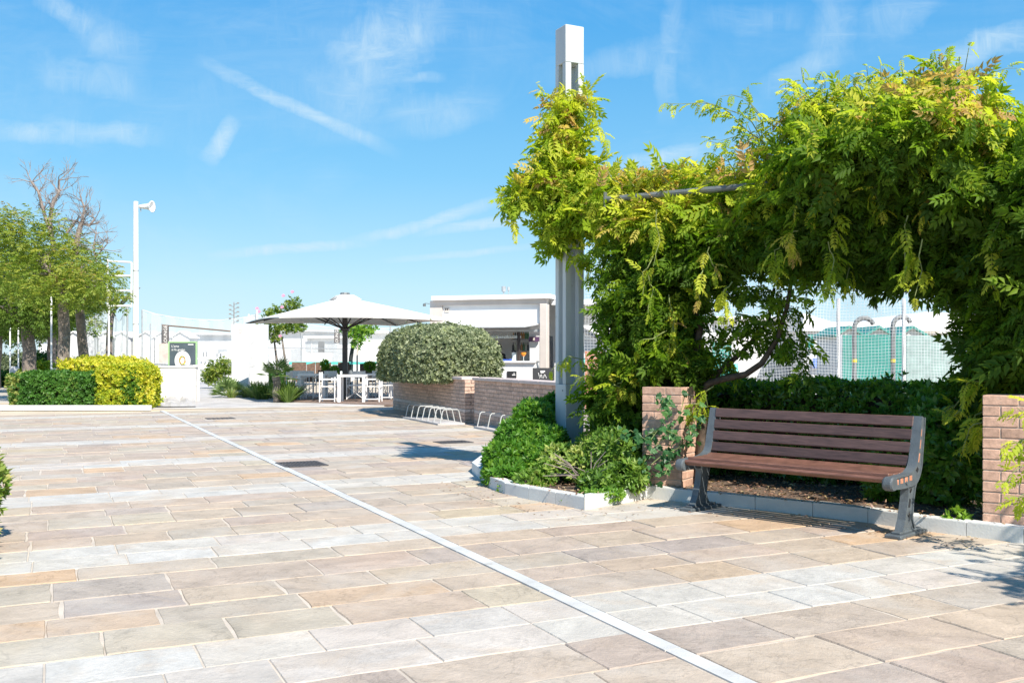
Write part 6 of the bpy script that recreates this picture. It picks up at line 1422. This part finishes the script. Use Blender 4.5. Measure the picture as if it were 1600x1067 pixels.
mb = MB(); kbox(mb, kfind(801), kfind(803.5), .078, .084, kz(798, 584), kz(798, 583)); part('plaque_print', mb, M_WHITE, kio)
t = kio
mb = MB(); kbox(mb, kfind(693), kfind(700), .085, .115, kz(696, 488), kz(696, 480)); part('small_notice', mb, M_CREAM, kio)
mb = MB(); kbox(mb, kfind(694), kfind(696), .078, .084, kz(696, 484.5), kz(696, 482)); part('notice_print', mb, M_BLACK, kio)
mb = MB(); kbox(mb, kfind(697), kfind(699), .078, .084, kz(696, 484.5), kz(696, 482)); part('notice_print', mb, M_BLACK, kio)
# right-hand bay behind the tall post
mb = MB(); kbox(mb, aR + .01, aR + 2.6, .5, 3.2, zr - .32, zr - .16); part('side_roof', mb, M_WHITE, kio)
mb = MB(); kbox(mb, aR + .01, aR + 2.6, 2.4, 2.5, 0, zr - .33); part('side_back_wall', mb, M_WHITE, kio)
mb = MB(); kbox(mb, aR + .01, aR + 2.4, .9, 1.3, 0, 1.15); part('side_counter', mb, M_WHITE, kio)
mb = MB(); kbox(mb, aR + .05, aR + .6, 1.25, 1.3, 1.45, 1.85); part('side_screen', mb, mat('light_blue_panel', (.10, .40, .70), .5), kio)
def kthing(name, label, cat, px, b, z): c = KP(kfind(px), b, z); return thing(name, label, cat, c)
# roof antenna, security lamp
t = kthing('roof_vent', 'small double steel vent on the kiosk roof', 'roof vent', 775, 1.0, zr)
for dx in (-.05, .12): mb = MB(); q = KP(kfind(775) + dx, 1.0, zr); mb.lathe(q, [(.02, 0), (.02, .16), (.07, .18), (.075, .34), (.05, .36)] if dx < 0 else [(.015, 0), (.015, .2), (.04, .21), (.04, .33)], 10); part('pipe', mb, M_GREYM, t)
t = kthing('wall_lamp', 'small dark lamp on the left corner of the kiosk roof', 'lamp', 667, .1, zr - .3); q = KP(-.2, .1, zr - .24); mb = MB(); mb.bar(q, q - k1 * .16 + Vector((0, 0, .02)), .02); part('arm', mb, M_STEEL, t); mb = MB(); mb.lathe(q - k1 * .18 + Vector((0, 0, -.08)), [(.05, 0), (.05, .07), (.02, .1)], 10); part('lamp_head', mb, M_STEEL, t)
# hanging glasses
t = kthing('glass_rack', 'rack of wine glasses hanging over the bar counter', 'glass rack', 785, .7, 1.8); zz = kz(785, 519, .7); mb = MB(); kbox(mb, kfind(742), kfind(804), .66, .74, zz, zz + .035); part('rail', mb, M_BROWN, t)
gm = MB().lathe((0, 0, 0), [(.034, 0), (.036, -.004), (.005, -.01), (.005, -.09), (.03, -.12), (.04, -.16), (.034, -.2)], 8); gme = mesh_of('wine_glass', gm, M_GLASS)
for k in range(22): inst('wine_glass', gme, t, KP(kfind(744 + k * 2.8), .7, zz - .002))
# bottles etc. on shelves
t = kthing('bottle_shelf', 'glass shelf of bottles on the kiosk back wall', 'shelf', 785, 2.9, 1.2)
for z in (1.55, 1.95): mb = MB(); kbox(mb, kfind(760), kfind(806), 2.75, 3.0, z, z + .03); part('shelf_board', mb, M_GREYM, t)
bcol = [mat('green_bottle', (.05, .2, .07), .2), mat('amber_bottle', (.45, .22, .05), .2), mat('pale_bottle', (.6, .62, .5), .2), mat('dark_bottle', (.03, .03, .04), .2)]
bm_ = [mesh_of('bottle', MB().lathe((0, 0, 0), [(.036, 0), (.038, .01), (.038, .17), (.014, .23), (.013, .29)], 8), m) for m in bcol]
r = random.Random(9)
for z in (1.58, 1.98):
    for k in range(12): b_ = inst('bottle', r.choice(bm_), t, KP(kfind(762) + k * .078, 2.88, z + .001))
t = kthing('drinks_fridge', 'black glass-fronted drinks fridge inside the kiosk', 'fridge', 836, 1.2, 0); mb = MB(); kbox(mb, kfind(829), kfind(841), 1.3, 1.9, .9, 2.05, .01); part('cabinet', mb, M_BLACK, t)
mb = MB(); kbox(mb, kfind(831), kfind(840), 1.27, 1.298, 1.25, 1.85); part('glass_door', mb, mat('dark_glass', (.10, .14, .14), .1), t); mb = MB(); kbox(mb, kfind(830.5), kfind(833), 1.25, 1.268, 1.28, 1.55); part('yellow_strip', mb, M_YELLOW, t)
mb = MB(); kbox(mb, kfind(833.5), kfind(840), 1.25, 1.268, 1.25, 1.5); part('ice_box', mb, M_GREYW, t)
t = kthing('menu_light_box', 'purple sign box hanging over the inner column', 'sign', 820, 1.1, 1.95); mb = MB(); kbox(mb, kfind(812), kfind(828), 1.05, 1.15, 1.86, 2.02); part('box', mb, mat('dark_purple', (.10, .05, .12), .5), t); mb = MB(); kbox(mb, kfind(819), kfind(822), 1.035, 1.048, 1.9, 1.99); part('emblem', mb, M_CREAM, t)
t = kthing('cocktail_glass', 'orange cocktail in a glass on the kiosk counter', 'drink', 814, .3, zc + .012); c = KP(kfind(814), .3, zc + .012); mb = MB(); mb.lathe(c, [(.05, 0), (.008, .01), (.008, .12), (.03, .15)], 10); part('stem', mb, M_GLASS, t); mb = MB(); mb.lathe(c + Vector((0, 0, .15)), [(.03, 0), (.085, .07), (.09, .13)], 12); part('drink', mb, M_ORANGE, t)
t = kthing('blender', 'blender jar with dark lid on the kiosk counter', 'blender', 799, .3, zc + .012); c = KP(kfind(799), .3, zc + .012); mb = MB(); mb.lathe(c, [(.08, 0), (.085, .02), (.07, .1), (.075, .28)], 12); part('jar', mb, M_GLASS, t); mb = MB(); mb.lathe(c + Vector((0, 0, .28)), [(.08, 0), (.08, .05), (.03, .07)], 12); part('lid', mb, M_BLACK, t)
single('blue_tray', MB().box(KP(kfind(788), .32, zc + .045), (.36, .3, .07), KM, .02), M_BLUE, 'blue folded cloth lying on the kiosk counter', 'cloth')
# bartender
def person(label, base, yaw):
    t = thing('person', label, 'person', base, yaw, None, True)
    me = bpy.data.meshes.new('body'); V_ = [(0, 0, .95), (0, .02, 1.12), (0, -.03, 1.34), (0, -.09, 1.49), (0, -.13, 1.58), (0, -.15, 1.68), (-.11, 0, .90), (-.11, -.02, .5), (-.11, .02, .08), (-.11, -.14, .03), (.11, 0, .90), (.11, -.02, .5), (.11, .02, .08), (.11, -.14, .03),
         (-.19, -.05, 1.42), (-.27, -.10, 1.18), (-.20, -.34, 1.12), (-.18, -.42, 1.11), (.19, -.05, 1.42), (.27, -.12, 1.18), (.20, -.36, 1.14), (.18, -.44, 1.13)]
    E = [(0, 1), (1, 2), (2, 3), (3, 4), (4, 5), (0, 6), (6, 7), (7, 8), (8, 9), (0, 10), (10, 11), (11, 12), (12, 13), (2, 14), (14, 15), (15, 16), (16, 17), (2, 18), (18, 19), (19, 20), (20, 21)]
    Rr = [.15, .13, .15, .055, .08, .085, .09, .065, .045, .035, .09, .065, .045, .035, .06, .045, .035, .03, .06, .045, .035, .03]
    me.from_pydata(V_, E, []); o = bpy.data.objects.new('body', me); link(o, t); m = o.modifiers.new('s', 'SKIN'); o.modifiers.new('u', 'SUBSURF').levels = 1
    for v, r_ in zip(me.skin_vertices[0].data, Rr): v.radius = (r_, r_ * .85)
    me.skin_vertices[0].data[0].use_root = True; me.materials.append(M_SKIN)
    dg = bpy.context.evaluated_depsgraph_get(); m2 = bpy.data.meshes.new_from_object(o.evaluated_get(dg)); o.modifiers.clear(); o.data = m2; m2.name = 'body'
    if not m2.materials: m2.materials.append(M_SKIN)
    def shell(name, z0, z1, grow, m_, armz=None):
        mm = m2.copy(); mm.name = name; import bmesh; bm = bmesh.new(); bm.from_mesh(mm); bm.normal_update()
        for v in bm.verts: v.co += v.normal * grow
        kill = [f for f in bm.faces if not (z0 < f.calc_center_median().z < z1) or f.calc_center_median().y < -.25]
        bmesh.ops.delete(bm, geom=kill, context='FACES'); bm.to_mesh(mm); bm.free(); mm.materials.clear(); mm.materials.append(m_); q = bpy.data.objects.new(name, mm); link(q, t)
    shell('shirt', .92, 1.47, .012, M_CLOTH); shell('trousers', .1, .93, .010, M_CLOTH)
    mb = MB(); mb.lathe((0, -.13, 1.58), [(.085, 0), (.105, .07), (.10, .15), (.06, .20), (.01, .215)], 14, (0, .12, 1)); part('hair', mb, M_CLOTH, t, True)
    return t
pc_ = KP(kfind(770), .95, 0); person('bartender in black bending over the kiosk counter', (pc_.x, pc_.y, 0), krz - R(35))
# chalk sign in front of the pillar
c = P(848, 586, 30.5); t = thing('chalk_board', 'black chalk board with a white drawing leaning by the kiosk pillar', 'sign', (c.x, c.y, 0)); w, h = .62, .44
mb = MB(); mb.box(c, (w, .03, h), Matrix.Rotation(R(-8), 3, 'X')); part('board', mb, M_BLACK, t)
for (dx, dz, ww, hh, rot) in ((0, .13, .2, .05, 0), (-.02, .09, .14, .04, 0), (-.10, -.06, .02, .2, R(20)), (-.03, -.06, .02, .2, R(-8)), (.04, -.06, .02, .2, R(14)), (.12, -.05, .02, .18, R(-25)), (-.15, .02, .02, .14, R(-15))):
    mb = MB(); mb.box(c + Vector((dx * .8, -.025, dz * .9)), (ww * .7, .006, hh * .8), Matrix.Rotation(rot, 3, 'Y')); part('drawing', mb, M_WHITE, t)
for s in (-1, 1): mb = MB(); mb.bar(Vector((c.x + s * .27, c.y + .03, 0)), c + Vector((s * .27, .03, .1)), .03); part('leg', mb, M_GREYM, t)

# ================================================================== BEHIND THE PERGOLA: NET, PIPES, TENNIS SCREENS, HOUSES
Yn = 13.0
t = thing('goal_net', 'white square-meshed sports net behind the wisteria and the dark hedge', 'net', (P(1200, 560, Yn).x, Yn, 0))
mb = MB(); x0, x1 = P(914, 560, Yn).x, P(1640, 560, Yn).x; cell = .040; zt = EYE + (HOR - 380) / FP * Yn; n = int((x1 - x0) / cell); nz_ = int((zt - .3) / cell)
def nd(x, z): return Yn + .10 * math.sin(x * 1.7 + z * .8) + .04 * math.sin(x * 5 + z * 3)
for i in range(n + 1):
    x = x0 + i * cell; ps = [(x + .012 * math.sin(z_ * 2.7 + i * .13), nd(x, .3 + (zt - .3) * z_ / 8), .3 + (zt - .3) * z_ / 8) for z_ in range(9)]
    for k in range(8): a, b = Vector(ps[k]), Vector(ps[k + 1]); mb.quad(a - Vector((.0019, 0, 0)), a + Vector((.0019, 0, 0)), b + Vector((.0019, 0, 0)), b - Vector((.0019, 0, 0)))
for j in range(nz_ + 1):
    z = .3 + j * cell; ps = [(x0 + (x1 - x0) * k / 30, nd(x0 + (x1 - x0) * k / 30, z) - .001, z + .018 * math.sin(k * .9 + j * .05)) for k in range(31)]
    for k in range(30): a, b = Vector(ps[k]), Vector(ps[k + 1]); mb.quad(a - Vector((0, 0, .0019)), b - Vector((0, 0, .0019)), b + Vector((0, 0, .0019)), a + Vector((0, 0, .0019)))
o = part('netting', mb, mat('net_cord', (.62, .66, .70), .8), t); o['kind'] = 'stuff'
for px in (1310, 1412, 1110): q = P(px, 560, Yn + .15); mb = MB(); mb.tube([(q.x, q.y, 0), (q.x, q.y, EYE + (HOR - 465) / FP * Yn if px > 1200 else zt)], .024, 8); part('post', mb, M_WHITE, t)
def hook(label, px0, px1, ytop, Y, rad=.038):
    a = P(px0, 560, Y); b = P(px1, 560, Y); zt_ = EYE + (HOR - ytop) / FP * Y; rr = (b.x - a.x) / 2; pts = [Vector((a.x, Y, 0)), Vector((a.x, Y, zt_ - rr))]
    for k in range(1, 9): an = math.pi * k / 8 * .88; pts.append(Vector((a.x + rr - rr * math.cos(an), Y, zt_ - rr + rr * math.sin(an))))
    t = thing('shower_pipe', label, 'pipe', (a.x, Y, 0), 0, 'hooked steel pipes behind the net'); mb = MB(); mb.tube(pts, rad, 10); part('pipe', mb, M_HOOK, t)
    mb = MB(); mb.lathe((a.x, Y, EYE + (HOR - 566) / FP * Y), [(rad + .004, 0), (rad + .004, .05)], 10); part('yellow_band', mb, M_YELLOW, t)
M_HOOK = mat('dull_grey_pipe', (.20, .21, .21), .5, .12, 8)
hook('hooked grey steel pipe left of the white net post, fully in view', 1335, 1366, 497, 15.5); hook('hooked grey steel pipe close to the right white net post', 1395.5, 1424, 495, 15.5)
t = thing('tennis_screen', 'large teal windscreen behind the hooked pipes', 'screen', (P(1360, 560, 18).x, 18, 0))
a, b = P(1316, 523, 18), P(1409, 523, 18); mb = MB(); mb.box(((a.x + b.x) / 2, 18, a.z / 2 + .1), (b.x - a.x, .03, a.z - .2)); part('sheet', mb, M_TEAL, t)
for p in (a, b): mb = MB(); mb.tube([(p.x, 18.03, 0), (p.x, 18.03, a.z)], .03, 8); part('post', mb, M_WHITE, t)
t = thing('tennis_screen', 'paler washed-out windscreen right of the teal one', 'screen', (P(1450, 560, 20).x, 20, 0)); a, b = P(1416, 524, 20), P(1520, 524, 20); mb = MB(); mb.box(((a.x + b.x) / 2, 20, a.z / 2 + .1), (b.x - a.x, .03, a.z - .2)); part('sheet', mb, mat('pale_teal_sheet', (.27, .37, .355), .7), t)
t = thing('white_pavilion', 'white low-pitched pavilion roof beyond the net', 'building', (P(1380, 560, 30).x, 30, 0))
mb = MB(); mb.plate([P(1255, 489, 30), P(1300, 503, 30), P(1420, 503, 30), P(1500, 505, 30), P(1500, 517, 30), P(1255, 517, 30)][::-1], (0, 6, 0)); part('roof', mb, M_WHITE, t)
mb = MB(); a, b = P(1258, 517, 30.2), P(1330, 517, 30.2); mb.box(((a.x + b.x) / 2, 31, a.z / 2), (b.x - a.x, 1.5, a.z)); part('wall', mb, M_GREYW, t)
mb = MB(); a, b = P(1262, 545, 30.1), P(1272, 523, 30.1); mb.box((a + b) / 2, (b.x - a.x, .06, b.z - a.z)); part('green_shutter', mb, M_TEAL, t)
mb = MB(); a, b = P(1270, 575, 30.1), P(1292, 560, 30.1); mb.box((a + b) / 2, (b.x - a.x, .06, b.z - a.z)); part('blue_panel', mb, mat('blue_panel', (.12, .22, .55), .6), t)
t = thing('white_roof', 'long white roof seen right of the teal screen', 'building', (P(1430, 560, 34).x, 34, 0)); mb = MB(); mb.plate([P(1380, 512, 34), P(1450, 487, 34), P(1480, 489, 34), P(1560, 492, 34), P(1560, 520, 34), P(1380, 520, 34)][::-1], (0, 6, 0)); part('roof', mb, M_WHITE, t); mb = MB(); a, b = P(1380, 520, 34.5), P(1560, 520, 34.5); mb.box(((a.x + b.x) / 2, 36, a.z / 2), (b.x - a.x, 2, a.z)); part('wall', mb, M_GREYW, t)
for k, (px, w) in enumerate(((1326, .5), (1372, .6), (1424, .5))):
    cabin('green-edged gable of a beach cabin above the teal screen, %s of three' % ('left', 'middle', 'right')[k], px, 24, .55, EYE + (HOR - 512) / FP * 24, False, M_TEAL)
t = thing('striped_tents', 'white peaked tent roof between the tall post and the wisteria', 'tent', (P(925, 560, 28).x, 28, 0)); mb = MB(); mb.plate([P(905, 508, 28), P(985, 508, 28), P(1000, 530, 28), P(950, 530, 28)][::-1], (0, 3, 0)); part('roof', mb, M_WHITE, t); mb = MB(); a, b = P(905, 531, 28.4), P(1000, 531, 28.4); mb.box(((a.x + b.x) / 2, 29.5, a.z / 2), (b.x - a.x, 2, a.z)); part('wall', mb, M_GREYW, t)
for k, (x, y, c_) in enumerate(((930, 555, M_RUST), (912, 566, M_TEALP), (1135, 540, M_TEAL), (1150, 575, M_TEALP))):
    single('beach_windbreak', MB().box(Vector((P(x, y, 24).x, 24 + .3 * k, P(x, y, 24).z / 2 + .1)), (.5, .04, P(x, y, 24).z)), c_, ('rust-red', 'pale turquoise', 'teal', 'bright turquoise')[k] + ' canvas windbreak seen through the net', 'windbreak')
house('beach_house', 'white beach building seen through the net left of the bench', 1100, 1256, 500, 32, 4, M_HOUSE)
house('beach_house', 'low white beach building right behind the tall post', 1000, 1100, 522, 36, 4, M_HOUSE)
# pergola arm beyond the right edge of the photo, whose leaves shade the paving
t = thing('wisteria', 'wisteria branch reaching out over the paving at the right edge', 'climbing plant', (4.9, 5.2, .1)); bl = [(Vector((4.35, 3.6, 2.5)), (.40, .35, .18), .5), (Vector((4.75, 3.9, 2.6)), (.40, .40, .25), .6), (Vector((4.0, 3.15, 2.4)), (.25, .2, .12), .5), (Vector((5.1, 4.6, 2.7)), (.4, .4, .3), .6)]
p, d, nn, ti, sc, rr = wist_cloud(bl, 150, 9); foliage('foliage', t, T_PIN, p, d, nn, sc, ti, L_WIST); mb = MB(); mb.tube([(6.3, 5.6, .1), (6.1, 5.4, 1.6), (5.5, 4.9, 2.6), (4.3, 3.5, 2.45)], [.05, .045, .03, .012], 7); part('stem', mb, M_BARK, t)
